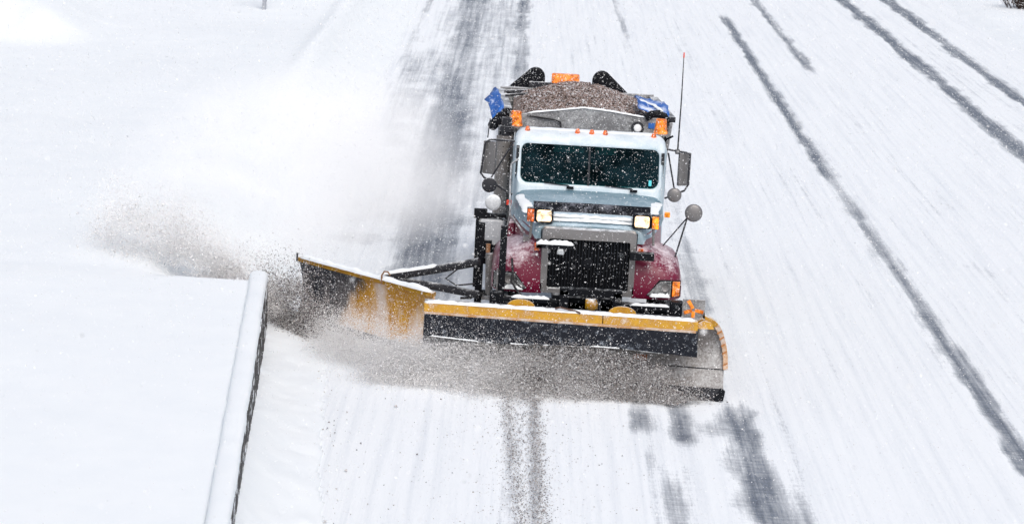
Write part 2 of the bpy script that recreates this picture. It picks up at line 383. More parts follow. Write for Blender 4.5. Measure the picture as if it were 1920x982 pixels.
WEAR = {}
def road_z(X, Y):
    WEAR['w'] = wear(X, Y)
    return .03 * (1 - np.clip(WEAR['w'] * 1.3, 0, 1)) + .008 * fbm(X * 2.5, Y * .5, 5, 3) - .03
tag(grid('road', np.arange(-4.6, 15.6, .07), np.concatenate([np.arange(16, 60, .16), np.arange(60, 150, .4)]), road_z, mat_road(),
         {'wear': lambda X, Y: WEAR['w']}), kind='structure')

def foot(Y):      # right foot of the left snow bank
    return np.where(Y < 35, np.interp(Y, [20, 27.89, 34.81], [-1.33, -1.85, -2.31]), np.interp(Y, [34.81, 36.3, 37.8, 40, 70, 130], [-2.31, -2.50, -3.15, -3.35, -3.35, -3.3]))
def wallx(Y): return np.interp(Y, [18, 24.62, 36.96, 60], [-2.0, -2.46, -3.3, -3.5])
def bank_z(X, Y):
    F0 = foot(Y); F = F0 + .07 * fbm(Y * 1.5, X * 0 + 1, 61, 4); Wx = wallx(Y)
    hb = np.interp(Y, [22, 25, 29, 31, 33, 35, 37], [.62, .58, .44, .34, .20, .16, .14])
    t = np.clip((F0 + .05 - X) / np.maximum(F0 + .05 - Wx, .05), 0, 1)
    z = hb * (t ** 1.25) * (1 - .18 * np.sin(t * math.pi))
    left = sstep(-.165, -.225, X - Wx)         # behind the barrier the snow lies level with its top
    z = z * (1 - left) + left * (.80 + .02 * fbm(X * .3, Y * .25, 63, 2))
    crest = 36.62 + .18 * (X + 3.5) * .8 + .35 * fbm(X * .9, X * 0, 64, 3)
    cut = sstep(crest - .05, crest + 1.3, Y) * (X < Wx - .05)
    cut = np.maximum(cut, sstep(36.9, 37.9, Y + (X + 3.3) * 1.6) * (X >= Wx - .05))
    back = .10 + .66 * sstep(3.5, 5.2, -X) + .12 * fbm(X * .25, Y * .12, 65, 3) * sstep(3.6, 5, -X)
    z = z * (1 - cut) + cut * back * sstep(0, .35, F - X)
    # far snow mounds and the higher shelf at the far left
    sh = sstep(-9.6, -11.6, X + .12 * (Y - 64)) * sstep(62.5, 66.5, Y + .5 * fbm(X * .8, Y * .3, 66, 3)); z = z + .8 * sh * (1 + .25 * fbm(X * .35, Y * .2, 67, 3))
    z = z + .55 * np.exp(-((X + 6.6 - (Y - 80) * .02) / 1.6) ** 2) * sstep(70, 84, Y)
    z = z + .18 * np.exp(-((X + 4.9) / .28) ** 2) * sstep(55, 66, Y)
    z = z + .022 * fbm(X * 4, Y * 2.2, 68, 4) * sstep(0, .15, t) * (1 - left * .8) + .02 * fbm(X * .35, Y * .2, 69, 2) * left
    return np.where(X > F, -.14, z)
tag(grid('snow_bank', np.concatenate([np.arange(-26, -6, .2), np.arange(-6, -1.2, .035)]), np.concatenate([np.arange(16, 42, .07), np.arange(42, 150, .35)]), bank_z, m_snow), kind='structure')
def shoulder_z(X, Y): return -.05 + .16 * sstep(14.1, 15.2, X + .25 * fbm(X, Y * .4, 71, 3)) + .5 * sstep(16, 24, X) + .05 * fbm(X * .6, Y * .4, 72, 3)
tag(grid('snow_shoulder', np.arange(13.9, 40, .2), np.arange(16, 150, .5), shoulder_z, m_snow), kind='structure')
gm = MB(); gm.add([(-1500, -200, -.2), (1500, -200, -.2), (1500, 2600, -.2), (-1500, 2600, -.2)], [(0, 1, 2, 3)])
tag(part('snow_ground', gm, m_snow), kind='structure')

# ------------------------------------------------------------------ barrier wall with its cap of snow
wall = empty('barrier_wall', (-2.9, 31, 0), 'dark barrier wall with a thick rounded cap of snow beside the road', 'wall')
def wl(Y, off): return float(wallx(np.array(Y)) + off)
b = MB(); rings = []
ys = np.arange(20, 36.91, .12)
for Y in ys:
    j = .018 * float(fbm(np.array(Y * 5.0), np.array(.3), 81, 3))
    rings.append([(wl(Y, 0) + .02 + j - wall.location.x, Y - 31, -.1), (wl(Y, 0) - .005 - j - wall.location.x, Y - 31, .80), (wl(Y, -.24) - wall.location.x, Y - 31, .80), (wl(Y, -.24) - wall.location.x, Y - 31, -.1)])
b.loft(rings); part('wall_body', b, m_stone, wall)
b = MB(); rings = []
for i, Y in enumerate(np.arange(20, 37.02, .09)):
    en = 1 if Y < 36.75 else max(.25, math.sqrt(max(0, 1 - ((Y - 36.75) / .28) ** 2)))
    wv = .120 * (1 + .10 * float(fbm(np.array(Y * 1.5), np.array(.7), 82, 3))) * (.6 + .4 * en); hv = (.115 + .022 * float(fbm(np.array(Y * 1.6), np.array(.2), 83, 4))) * en
    cx = wl(Y, -.125) - wall.location.x
    rings.append([(cx + wv * math.copysign(abs(math.cos(a)) ** .75, math.cos(a)), Y - 31, .795 + hv * max(0, math.sin(a)) ** .5) for a in [math.pi * q / 12 for q in range(13)]])
b.loft(rings); part('snow_cap', b, m_snow, wall, smooth=80)

# ------------------------------------------------------------------ PLOW TRUCK   (local axes: x right in the picture, y away, z up)
TX, TY = 1.0, 34.48
T = empty('plow_truck', (TX, TY, 0), 'frost covered snow plow truck with maroon fenders and yellow blades clearing the road', 'truck')

def rrect(x0, x1, z0, z1, r, n=5, yf=lambda z: 0):
    P = []
    for cx, cz, a0 in ((x1 - r[0], z1 - r[0], 0), (x0 + r[0], z1 - r[0], 90), (x0 + r[1], z0 + r[1], 180), (x1 - r[1], z0 + r[1], 270)):
        rr = r[0] if a0 < 180 else r[1]
        for i in range(n): a = R(a0 + 90 * i / (n - 1)); P.append((cx + rr * math.cos(a), cz + rr * math.sin(a)))
    return [Vector((x, yf(z), z)) for x, z in P]
# cab shell with the windshield opening
def yf(z): return 3.44 + max(0, z - 2.04) * .66
def yfr(z): return yf(z)
b = MB()
inner_in = rrect(-.955, .955, 2.135, 2.625, (.085, .10), 6, lambda z: yf(z) + .05)
inner = rrect(-.965, .965, 2.125, 2.635, (.09, .105), 6, lambda z: yf(z) + .005)
lip = rrect(-1.0, 1.0, 2.09, 2.665, (.10, .11), 6, lambda z: yf(z) - .012)
outer = rrect(-1.035, 1.035, 1.0, 2.72, (.11, .05), 6, lambda z: yf(z))
o2 = rrect(-1.055, 1.055, .98, 2.765, (.13, .05), 6, lambda z: yf(z) + .07)
o3 = rrect(-1.06, 1.06, .98, 2.80, (.15, .05), 6, lambda z: 4.15 if z > 2.3 else max(yf(z) + .1, 3.6))
o4 = rrect(-1.06, 1.06, .98, 2.68, (.15, .05), 6, lambda z: 5.15)
o5 = rrect(-1.0, 1.0, 1.03, 2.63, (.12, .05), 6, lambda z: 5.2)
b.loft([inner_in, inner, lip, outer, o2, o3, o4, o5], cap=False)
n_ = len(o5); b.f.append(tuple(range(len(b.v) - n_, len(b.v))))
cab = part('cab', b, m_cab, T, smooth=50)
b = MB(); b.bx(-1.02, 1.02, 5.02, 5.1, 1.2, 2.6); b.bx(-1.03, -.99, 3.7, 5.05, 1.2, 2.6); b.bx(.99, 1.03, 3.7, 5.05, 1.2, 2.6); b.bx(-1, 1, 4.1, 5.05, 2.60, 2.64); b.bx(-1, 1, 3.5, 5.05, 1.15, 1.2)
part('interior_trim', b, m_int, cab)
b = MB(); b.loft([[Vector((x, y, z)) for x in (-.98, .98) for y, z in (((3.5, 2.10), (3.95, 2.14), (4.0, 1.5), (3.5, 1.5)) if x < 0 else ((3.5, 2.10), (3.95, 2.14), (4.0, 1.5), (3.5, 1.5)))][:4],
                  [Vector((.98, y, z)) for y, z in ((3.5, 2.10), (3.95, 2.14), (4.0, 1.5), (3.5, 1.5))]]); part('dashboard', b, m_int, cab, .02)
b = MB(); b.bx(-.25, .25, -.1, .1, 0, .95); b.bx(-.25, .25, -.5, 0, 0, .15); b.bx(-.13, .13, -.09, .07, .95, 1.15)
seat = part('seat', b, mat_plain('dark_seat_cloth', (.022, .026, .03), .9), cab, .04); seat.location = (.5, 4.75, 1.3); share(seat, loc=(-.5, 4.75, 1.3))
b = MB(); pts = [(.5 + .21 * math.cos(a), 4.02 + .08 * math.sin(a), 2.13 + .19 * math.sin(a)) for a in [2 * math.pi * q / 20 for q in range(21)]]; b.tube(pts, .015, 6); part('steering_wheel', b, m_int, cab)
b = MB(); b.box((-.30, 4.08, 2.56), (.42, .02, .13)); v1 = part('rear_window_standin', b, m_teal, cab, .005); b = MB(); b.box((.22, 4.08, 2.55), (.30, .02, .12)); part('rear_window_standin', b, m_teal, cab, .005)  # added teal strips stand in for paler rear-window patches behind the windshield
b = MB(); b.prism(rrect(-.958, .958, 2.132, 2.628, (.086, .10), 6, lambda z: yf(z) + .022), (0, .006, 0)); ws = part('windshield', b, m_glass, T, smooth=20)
b = MB(); b.beam((-.01, yf(2.13) + .012, 2.13), (-.01, yf(2.63) + .012, 2.63), .028, .02); part('centre_strip', b, m_int, ws)
b = MB(); b.box((.845, yf(2.20) + .016, 2.205), (.04, .008, .085), Matrix.Rotation(R(-33), 3, 'X')); part('sticker', b, m_sticker, ws)
for x0, x1 in ((-.26, -.62), (.62, .22)):
    b = MB(); b.tube([(x0, yf(2.1) - .03, 2.10), (x0 - .03, yf(2.12) - .02, 2.125), (x1, yf(2.135) - .015, 2.145)], .009, 6); b.bx(x0 - .05, x0 + .05, yf(2.1) - .05, yf(2.1) - .015, 2.085, 2.115); part('wiper', b, m_black, ws)
# doors (seen edge on)
for sx_ in (-1, 1):
    b = MB(); b.bx(min(sx_ * 1.062, sx_ * 1.074), max(sx_ * 1.062, sx_ * 1.074), 4.0, 5.0, 1.1, 2.62); dr = part('door', b, m_cab, cab, .005)
    b = MB(); b.bx(min(sx_ * 1.0745, sx_ * 1.080), max(sx_ * 1.0745, sx_ * 1.080), 4.08, 4.92, 2.0, 2.55)
    part('side_window', b, mat_plain('dark_side_glass', (.01, .014, .016), .08), cab)
# roof snow and lamps on the roof edge
b = MB(); b.loaf([(-.92, 4.22, 2.79), (.92, 4.22, 2.79)], .22, .022, 3, 30); part('roof_snow', b, m_snow, T, smooth=80)
for x in (-.89, -.19, .01, .20, .88):
    b = MB(); b.lathe((x, 4.07, 2.765), (0, 0, 1), [(0, .036), (.03, .038), (.034, .034), (.06, .028), (.075, .014)], 12)
    q = part('marker_light', b, m_amber_dull, T); b2 = MB(); b2.lathe((x, 4.07, 2.748), (0, 0, 1), [(0, .05), (.017, .045)], 12); part('marker_base', b2, m_black, q)

# hood
b = MB(); rings = []
for y, hw, zt, zs, r in ((3.50, 1.03, 2.065, 1.80, .16), (3.30, 1.02, 2.06, 1.81, .18), (2.9, .97, 2.035, 1.80, .2), (2.4, .88, 1.985, 1.78, .19), (2.05, .80, 1.94, 1.77, .15), (1.86, .73, 1.90, 1.77, .11), (1.76, .69, 1.86, 1.72, .07)):
    ring = [Vector((-hw - .03, y, zs - .06))]
    for i in range(6): a = R(180 - 90 * i / 5); ring.append(Vector((-hw + r + r * math.cos(a), y, zt - .03 - r + r * math.sin(a))))
    for x in np.linspace(-hw + r, hw - r, 9)[1:-1]: ring.append(Vector((x, y, zt - .03 * (x / hw) ** 2)))
    for i in range(6): a = R(90 - 90 * i / 5); ring.append(Vector((hw - r + r * math.cos(a), y, zt - .03 - r + r * math.sin(a))))
    ring.append(Vector((hw + .03, y, zs - .06))); rings.append(ring)
b.loft(rings, closed=False); nn = len(rings[0]); b.f.append(tuple(len(b.v) - nn + i for i in range(nn)))
hood = part('hood', b, m_hood, T, smooth=60)
for sx_ in (-1, 1):
    b = MB(); b.loft([[Vector((sx_ * (hw + .018), y, 1.775)), Vector((sx_ * (hw + .035), y, 1.60)), Vector((sx_ * (hw + .05), y, 1.15)), Vector((sx_ * (hw - .05), y, 1.15)), Vector((sx_ * (hw - .06), y, 1.775))] for y, hw in ((3.48, 1.0), (2.9, .955), (2.4, .865), (2.05, .785), (1.80, .68))]); part('hood_skirt', b, m_maroon, T, .008)
b = MB()
for sx_ in (-1, 1): b.loaf([(sx_ * .93, 3.3, 1.97), (sx_ * .86, 2.75, 1.955), (sx_ * .80, 2.35, 1.90)], .20, .045, 8 + sx_, 8)
b.loaf([(-.64, 1.95, 1.90), (0, 1.90, 1.915), (.64, 1.95, 1.90)], .24, .05, 12, 16); part('snow_patch', b, m_snow, hood, smooth=80)
# dark bug deflector standing across the hood
b = MB(); P = [(-.76, 2.30, 1.945), (-.70, 2.24, 1.955), (-.35, 2.20, 1.965), (0, 2.19, 1.97), (.35, 2.20, 1.965), (.70, 2.24, 1.955), (.82, 2.32, 1.945)]
b.loft([[Vector(p) + Vector((0, dy, dz)) for p in P] for dy, dz in ((0, -.04), (.10, .15 - .04), (.12, .15 - .04), (.02, -.04))], closed=False)
part('bug_deflector', b, mat_frost('smoked_plastic', (.01, .011, .014), .3, .20, .1, 5, contrast=.2, snowcol=(.55, .57, .66)), hood, smooth=60)
# plow lights on their bar
b = MB(); b.tube([(-.60, 1.86, 1.955), (.64, 1.86, 1.945)], .016, 8); bar = part('light_bar_rail', b, m_white, T)
b = MB(); b.loaf([(-.5, 1.85, 1.965), (.58, 1.85, 1.955)], .055, .035, 21, 24); part('rail_snow', b, m_snow, bar, smooth=80)
for x, z, sg in ((-.615, 1.972, -1), (.685, 1.962, 1)):
    b = MB(); b.bx(x - .125, x + .125, 1.74, 1.90, z - .095, z + .10); h = part('plow_light', b, m_black, T, .02)
    b = MB(); b.prism([p + Vector((0, 1.716, 0)) for p in rrect(x - .098, x + .098, z - .072, z + .078, (.03, .03), 5)], (0, .03, 0)); part('lamp_lens', b, m_lamp, h, .006)
    xx = x + sg * .178; b = MB(); b.bx(xx - .05, xx + .05, 1.735, 1.88, z - .09, z + .09); tl = part('turn_signal', b, m_black, h, .008)
    for dz in (-.042, .042):
        b = MB(); b.lathe((xx, 1.737, z + dz), (0, -1, 0), [(0, .04), (.012, .036), (.016, .02)], 14); b.bx(xx - .043, xx + .043, 1.728, 1.738, z + dz - .041, z + dz + .041)
        part('signal_lens', b, m_amber_hot if sg > 0 else m_amber_dull, T)
    b = MB(); b.tube([(x + sg * .16, 1.8, z - .08), (x + sg * .17, 1.82, z - .32)], .018, 8); part('light_post', b, m_steel, T)

# fenders
def fender(sx_):
    b = MB(); rows = []
    for x, top, fr, inn in ((.60, 1.80, 1.60, 0), (.66, 1.74, 1.60, 0), (.76, 1.67, 1.59, 0), (.88, 1.585, 1.59, 0), (1.0, 1.53, 1.60, 0), (1.10, 1.49, 1.62, 0), (1.18, 1.44, 1.66, 0), (1.235, 1.36, 1.74, 0), (1.265, 1.24, 1.86, 0), (1.275, 1.1, 1.96, 0)):
        prof = [(fr + .02, .955), (fr, 1.0), (fr, 1.10), (fr + .015, 1.0 + (top - 1.0) * .45), (fr + .07, 1.0 + (top - 1.0) * .68), (fr + .22, 1.0 + (top - 1) * .88), (fr + .5, 1.0 + (top - 1) * .985), (fr + .85, top), (fr + 1.2, 1 + (top - 1) * .97), (fr + 1.5, 1 + (top - 1) * .80), (fr + 1.75, 1 + (top - 1) * .4), (3.45 - (x > 1.2) * .1, .92)]
        rows.append([Vector((sx_ * x, y, z)) for y, z in prof])
    # lip returning inwards round the wheel opening
    rows.append([Vector((sx_ * 1.245, min(max(p.y + (.05 if p.y < 2.4 else -.05), 1.9), 3.35), p.z - .035)) for p in rows[-1]])
    b.loft(rows, closed=False)
    f = part('fender', b, m_maroon, T, smooth=60)
    hx = lambda x: sx_ * x
    b = MB(); b.prism([(hx(.78), 1.585, 1.0), (hx(1.245), 1.615, 1.0), (hx(1.245), 1.615, 1.225), (hx(.96), 1.575, 1.225)], (0, .05, 0)); hl = part('headlight', b, m_black, f, .012)
    b = MB(); b.prism([(hx(.80), 1.570, 1.015), (hx(1.115), 1.578, 1.015), (hx(1.115), 1.578, 1.21), (hx(.97), 1.566, 1.21)], (0, .03, 0)); part('headlight_lens', b, m_lens, T, .006)
    b = MB(); b.prism([(hx(1.135), 1.575, 1.01), (hx(1.232), 1.60, 1.02), (hx(1.232), 1.60, 1.215), (hx(1.135), 1.575, 1.215)], (0, .03, 0)); part('corner_signal', b, m_amber if sx_ > 0 else m_lens, T, .006)
    b = MB(); b.lathe((hx(1.04), 1.572, 1.135), (0, -1, 0), [(0, .055), (.012, .055), (.004, .04)], 16); part('bulb_ring', b, m_chrome, T)
    b = MB(); b.loaf([(hx(.84), 1.545, 1.005), (hx(1.10), 1.555, 1.005)], .06, .055, 30 + sx_, 10); part('lens_snow', b, m_snow, T, smooth=80)
    b = MB(); b.bx(min(hx(.655), hx(.72)), max(hx(.655), hx(.72)), 1.585, 1.60, 1.53, 1.63); part('side_reflector', b, m_amber_dull, T, .005)
    return f
fl = fender(-1); fr_ = fender(1)
b = MB(); b.bx(-.64, .64, 1.72, 2.6, .95, 1.80); part('radiator', b, m_black, T)
# grille surround and its bars
b = MB()
outer = rrect(-.63, .63, .96, 1.845, (.06, .05), 5); inr = rrect(-.535, .545, 1.03, 1.70, (.03, .03), 5)
b.loft([[p + Vector((0, 1.72, 0)) for p in outer], [p + Vector((0, 1.60, 0)) for p in rrect(-.62, .62, .97, 1.835, (.06, .05), 5)], [p + Vector((0, 1.60, 0)) for p in inr], [p + Vector((0, 1.70, 0)) for p in inr]], cap=False)
gr = part('grille', b, m_chrome, T, smooth=45)
b = MB(); b.box((0, 0, 0), (.010, .035, .66)); bar0 = part('grille_bar', b, mat_frost('dark_chrome', (.022, .025, .031), .3, .02, .2, 14, metal=.6, speck=.5), gr)
xs = np.linspace(-.50, .51, 25)
for i, x in enumerate(xs):
    o = bar0 if i == 0 else share(bar0); o.location = (float(x), 1.665, 1.365)
b = MB(); b.lathe((.0, 1.64, 1.38), (0, -1, 0), [(0, .075), (.015, .07), (.02, .05)], 18); part('badge', b, m_black, gr)
b = MB(); b.bx(-.54, .55, 1.70, 1.715, 1.0, 1.72); part('grille_mesh', b, m_black, gr)
# brackets in front of the grille
b = MB(); b.bx(-.70, -.22, 1.40, 1.47, 1.60, 1.66); b.bx(-.70, -.62, 1.4, 1.72, 1.60, 1.66); br = part('bracket', b, m_black, T, .006)
b = MB(); b.loaf([(-.70, 1.43, 1.655), (-.21, 1.43, 1.655)], .09, .055, 40, 16); part('bracket_snow', b, m_snow, br, smooth=80)
b = MB(); b.bx(.54, .86, 1.42, 1.56, 1.50, 1.60); part('bracket', b, m_black, T, .008)
b = MB(); b.loaf([(-.42, 1.62, 1.50), (-.33, 1.62, 1.49)], .08, .09, 41, 6); part('grille_snow', b, m_snow, gr, smooth=80)
# bumper and black lift frame
b = MB(); b.bx(-1.26, 1.26, 1.30, 1.50, .56, .93); b.bx(1.10, 1.275, 1.28, 1.46, .60, 1.0); b.bx(-1.275, -1.1, 1.28, 1.46, .60, 1.0); bp = part('bumper', b, m_black, T, .02)
b = MB(); b.loaf([(-.99, 1.258, .95), (-.49, 1.258, .95)], .07, .04, 42, 14); part('bumper_snow', b, m_snow, bp, smooth=80); b = MB(); b.loaf([(.58, 1.258, .935), (1.09, 1.258, .935)], .06, .035, 43, 14); part('bumper_snow', b, m_snow, bp, smooth=80)
b = MB(); b.bx(-1.0, -.48, 1.22, 1.295, .90, .95); part('step_bar', b, m_black, bp, .005); b = MB(); b.bx(.56, 1.1, 1.22, 1.295, .88, .935); part('step_bar', b, m_black, bp, .005)
b = MB(); b.bx(-.36, -.24, 1.10, 1.25, .4, 1.12); b.bx(.34, .46, 1.10, 1.25, .4, 1.12); b.bx(-.36, .46, 1.1, 1.22, 1.04, 1.14); b.bx(-.60, .7, 1.1, 1.22, .45, .58); b.bx(-.36, .46, 1.3, 1.6, .55, .98)
lf = part('lift_frame', b, m_black, T, .012)
b = MB(); b.lathe((.06, 1.06, .955), (0, -1, 0), [(0, .075), (.04, .085), (.08, .07), (.1, .035)], 14); b.bx(-.02, .14, 1.0, 1.08, .90, 1.03); lh = part('lift_hook', b, m_yellow, lf, .01)
b = MB(); b.tube([(.06, 1.03, 1.03), (.05, 1.0, 1.08), (.09, .98, 1.09), (.14, .95, 1.02), (.20, .85, .84), (.24, .75, .74)], .010, 6); part('lift_chain', b, m_dark, lf)
b = MB(); b.tube([(.06, 1.1, .6), (.05, .55, .42)], .05, 10); part('hydraulic_ram', b, m_steel, lf)
for x in (-.55, .65): 
    b = MB(); b.beam((x, 1.4, .42), (x * .9, .42, .30), .10, .12); part('push_arm', b, m_black, T, .008)
# small cables in front of the left headlight
b = MB(); b.tube([(-1.01, 1.52, 1.42), (-.99, 1.45, 1.28), (-1.0, 1.43, 1.12), (-.93, 1.40, 1.03), (-.85, 1.30, .96), (-.78, 1.1, .9)], .016, 7); part('cable', b, m_hose, T)
b = MB(); b.tube([(-1.00, 1.50, 1.30), (-.97, 1.44, 1.15), (-.9, 1.40, 1.08), (-.83, 1.36, 1.05)], .012, 7); part('cable', b, m_hose, T)

# ------------------------------------------------------------------ front plow
def py(x): return (1.75 - x) * .079            # the left end trails
def prof(z): return .36 * (1 - ((z - .62) / .62) ** 2)
b = MB(); NX, NZ = 60, 18; rows = []
def ztop(x):
    if x < 1.48: return 1.0
    return .36 + .645 * math.sqrt(max(0, 1 - ((x - 1.48) / .305) ** 2)) if x < 1.785 else .36
for x in list(np.linspace(-2.1, 1.40, 36)) + list(np.linspace(1.44, 1.783, 16)):
    zt = ztop(x); z0 = .10 + .012 * math.sin(x * 9)
    rows.append([Vector((x, py(x) + prof(z0 + (zt - z0) * t), z0 + (zt - z0) * t)) for t in np.linspace(0, 1, NZ)])
b.loft(rows, closed=False); fp = part('front_plow', b, m_board, T, smooth=60)
so_ = fp.modifiers.new('thick', 'SOLIDIFY'); so_.thickness = .02; so_.offset = 1
b = MB(); q = []
for x in (-2.1, 1.72): q.append([Vector((x, py(x) - .012, .0)), Vector((x, py(x) + .02, -.0)), Vector((x, py(x) + .06, .14)), Vector((x, py(x) + .03, .16))])
b.loft(q); part('cutting_edge', b, m_dark, fp)
b = MB(); b.prism([(1.66, py(1.7) - .02, .0), (1.78, py(1.7) - .03, .01), (1.80, py(1.7) - .02, .14), (1.75, py(1.7) + .03, .16), (1.66, py(1.7) + .03, .12)], (0, .05, 0)); part('blade_shoe', b, m_black, fp, .008)
b = MB(); b.beam((-1.2, py(-1.2) + prof(.36) - .008, .372), (1.78, py(1.78) + prof(.36) - .008, .352), .012, .010); part('seam', b, m_black, fp)
b = MB(); b.loft([[Vector((x, py(x) + prof(zz) - .006, zz)) for zz in (.40, .43, .47, .44)] for x in np.linspace(.62, .80, 4)]); part('rust_patch', b, mat_plain('rust_scab', (.30, .11, .045), .8), fp)
# yellow top rail, patched with a joint
for x0, x1 in ((-2.10, .185), (.195, 1.40)):
    b = MB(); b.loft([[Vector((x, py(x) + .02, .885)), Vector((x, py(x) + .17, .885)), Vector((x, py(x) + .19, 1.0)), Vector((x, py(x) + .05, 1.0))] for x in (x0, x1)]); part('top_rail', b, m_yellow, fp, .008)
b = MB(); b.loft([[Vector((x, py(x) + .012, .855 + .006 * math.sin(x * 23))), Vector((x, py(x) + .03, .855)), Vector((x, py(x) + .03, .89)), Vector((x, py(x) + .012, .886))] for x in np.linspace(-2.09, 1.38, 30)]); part('rusted_strip', b, m_curb, fp)
b = MB(); rings = []
for x in np.linspace(-2.09, 1.405, 50):
    wv = .012 * math.sin(x * 7) + .006 * math.sin(x * 19)
    zb = .60 + .025 * math.sin(x * 2.3 + 1)
    rings.append([Vector((x, py(x) + .02, .872)), Vector((x, py(x) - .05 + wv * .5, .76)), Vector((x, py(x) - .13 + wv, zb)), Vector((x, py(x) - .115 + wv, zb)), Vector((x, py(x) - .03 + wv * .5, .76)), Vector((x, py(x) + .035, .872))])
b.loft(rings); df = part('deflector_flap', b, m_rubber, fp, smooth=50)
b = MB(); 
for q, (xa, xb) in enumerate(((-2.0, -1.35), (-1.28, -.7), (-.55, -.05), (.05, .42), (.5, .95))):
    za = .60 + .025 * math.sin(xa * 2.3 + 1); zb = .60 + .025 * math.sin(xb * 2.3 + 1)
    b = MB(); b.loaf([(xa, py(xa) - .122 + .012 * math.sin(xa * 7), za - .004), (xb, py(xb) - .122 + .012 * math.sin(xb * 7), zb - .004)], .026, .014, 50 + q, 14, 7); part('flap_snow', b, m_snow, fp, smooth=80)
b = MB(); b.loaf([(-2.09, py(-2.09) + .10, .998), (-.3, py(-.3) + .10, .998), (1.36, py(1.36) + .11, .998)], .12, .035, 51, 40); part('rail_snow', b, m_snow, fp, smooth=80)
for xc in (-.86, .44):
    b = MB(); b.prism([(xc + .18 * math.cos(a), py(xc) + .20, 1.0 + .10 * math.sin(a)) for a in [math.pi * i / 14 for i in range(15)]], (0, .03, 0)); part('gusset', b, m_yellow, fp, .004)
b = MB(); b.tube([(-.42, py(-.42) + .05, 1.04), (-.36, py(-.36) + .04, 1.065), (-.25, py(-.25) + .05, 1.04), (-.17, py(-.2) + .06, 1.03), (-.10, py(-.1) + .03, 1.01)], .012, 6); part('loose_chain', b, mat_plain('rusty_chain', (.09, .045, .03), .7), fp)
# right end rib, yellow above and worn white below
def rib(t0, t1):
    pts = []
    for t in np.linspace(t0, t1, 14):
        if t < .25: x = 1.41 + .07 * (t / .25); z = .96 + .05 * (t / .25)
        else:
            a = R(90 - 90 * (t - .25) / .75); x = 1.48 + .31 * math.cos(a); z = .36 + .65 * math.sin(a)
        pts.append((x, py(x) + prof(z) - .01, z))
    return pts
def ribm(pts):
    b = MB(); rings = []; n = len(pts)
    for i, p in enumerate(pts):
        p = Vector(p); t = (Vector(pts[min(i + 1, n - 1)]) - Vector(pts[max(0, i - 1)])).normalized(); o_ = Vector((-t.z, 0, t.x)).normalized() * -1
        if o_.x < 0 and o_.z < 0: o_ = -o_
        rings.append([p - o_ * .02 + Vector((0, -.05, 0)), p + o_ * .045 + Vector((0, -.05, 0)), p + o_ * .045 + Vector((0, .06, 0)), p - o_ * .02 + Vector((0, .06, 0))])
    b.loft(rings); return b
part('end_rib', ribm(rib(0, .50)), m_yellow, fp, .006); part('end_rib', ribm(rib(.503, 1.0)), m_curb, fp, .006, label='lower end rib with worn white and rust paint')
b = MB(); b.prism([(1.40, py(1.45) + .10, .90), (1.62, py(1.6) + .12, .90), (1.57, py(1.55) + .13, .985), (1.48, py(1.5) + .14, 1.005), (1.40, py(1.45) + .14, .96)], (0, .02, 0)); part('corner_plate', b, m_yellow, fp, .004)
for i, t in enumerate((.60, .68, .76, .84, .95)):
    p = Vector(rib(t, t + .01)[0]); b = MB(); b.box((p.x + .008, p.y - .052, p.z), (.07, .006, .02), Matrix.Rotation(R(-35), 3, 'Y')); part('rib_stripe', b, mat_plain('stripe_rust', (.42, .17, .05), .7) if i == 0 else bpy.data.materials['stripe_rust'], fp)
# marker sign with orange arms
sx0, sz0, sy0 = 1.355, 1.085, .42
b = MB(); b.bx(sx0 - .145, sx0 + .145, sy0, sy0 + .02, sz0 - .135, sz0 + .135); part('marker_sign', b, m_steel, fp, .004)
for ang, ln in ((122, .12), (200, .11), (268, .115), (-12, .11)):
    a = R(ang); c_ = Vector((sx0 + .0 + math.cos(a) * (.02 + ln / 2), sy0 - .004, sz0 + math.sin(a) * (.02 + ln / 2)))
    b = MB(); b.box(c_, (ln, .006, .045), Matrix.Rotation(-a, 3, 'Y')); part('reflective_strip', b, m_orange, fp, .002)
b = MB(); b.bx(sx0 - .02, sx0 + .02, sy0 + .022, sy0 + .05, .8, sz0 + .1); part('sign_post', b, m_dark, fp)

# ------------------------------------------------------------------ wing plow
wi, wo = Vector((-2.05, 1.50, 0)), Vector((-4.0, 3.52, 0))
def wp(t, z): # along the blade, concave towards the front
    p = wi.lerp(wo, t); nrm = Vector((-(wo - wi).y, (wo - wi).x, 0)).normalized()
    if nrm.y > 0: nrm = -nrm
    return p - nrm * (.13 * (1 - ((z - .45) / .5) ** 2)) + Vector((0, 0, z))
b = MB(); rows = []
for t in np.linspace(0, 1, 30):
    zt = .86 - .0 * t; rows.append([wp(t, z) for z in np.linspace(.02, zt, 12)])
b.loft(rows, closed=False); wg = part('wing_plow', b, m_wing, T, smooth=60); s2 = wg.modifiers.new('thick', 'SOLIDIFY'); s2.thickness = .025; s2.offset = 0
b = MB(); b.loft([[wp(t, .86) + Vector((-.02, -.05, -.02)), wp(t, .86) + Vector((.03, .06, -.02)), wp(t, .86) + Vector((.03, .06, .04)), wp(t, .86) + Vector((-.02, -.05, .04))] for t in (0, 1)]); part('wing_rail', b, m_yellow, wg, .006)
b = MB(); b.loaf([wp(.02, .90), wp(.55, .90), wp(.97, .90)], .12, .06, 60, 18); part('wing_snow', b, m_snow, wg, smooth=80)
b = MB(); c_ = wp(.33, .93); b.tube([c_ + Vector((-.06, 0, -.08)), c_ + Vector((-.06, 0, .04)), c_ + Vector((-.03, 0, .09)), c_ + Vector((.02, 0, .09)), c_ + Vector((.05, 0, .04))], .012, 7); part('lift_eye', b, mat_plain('rust_brown', (.22, .11, .05), .7), wg)
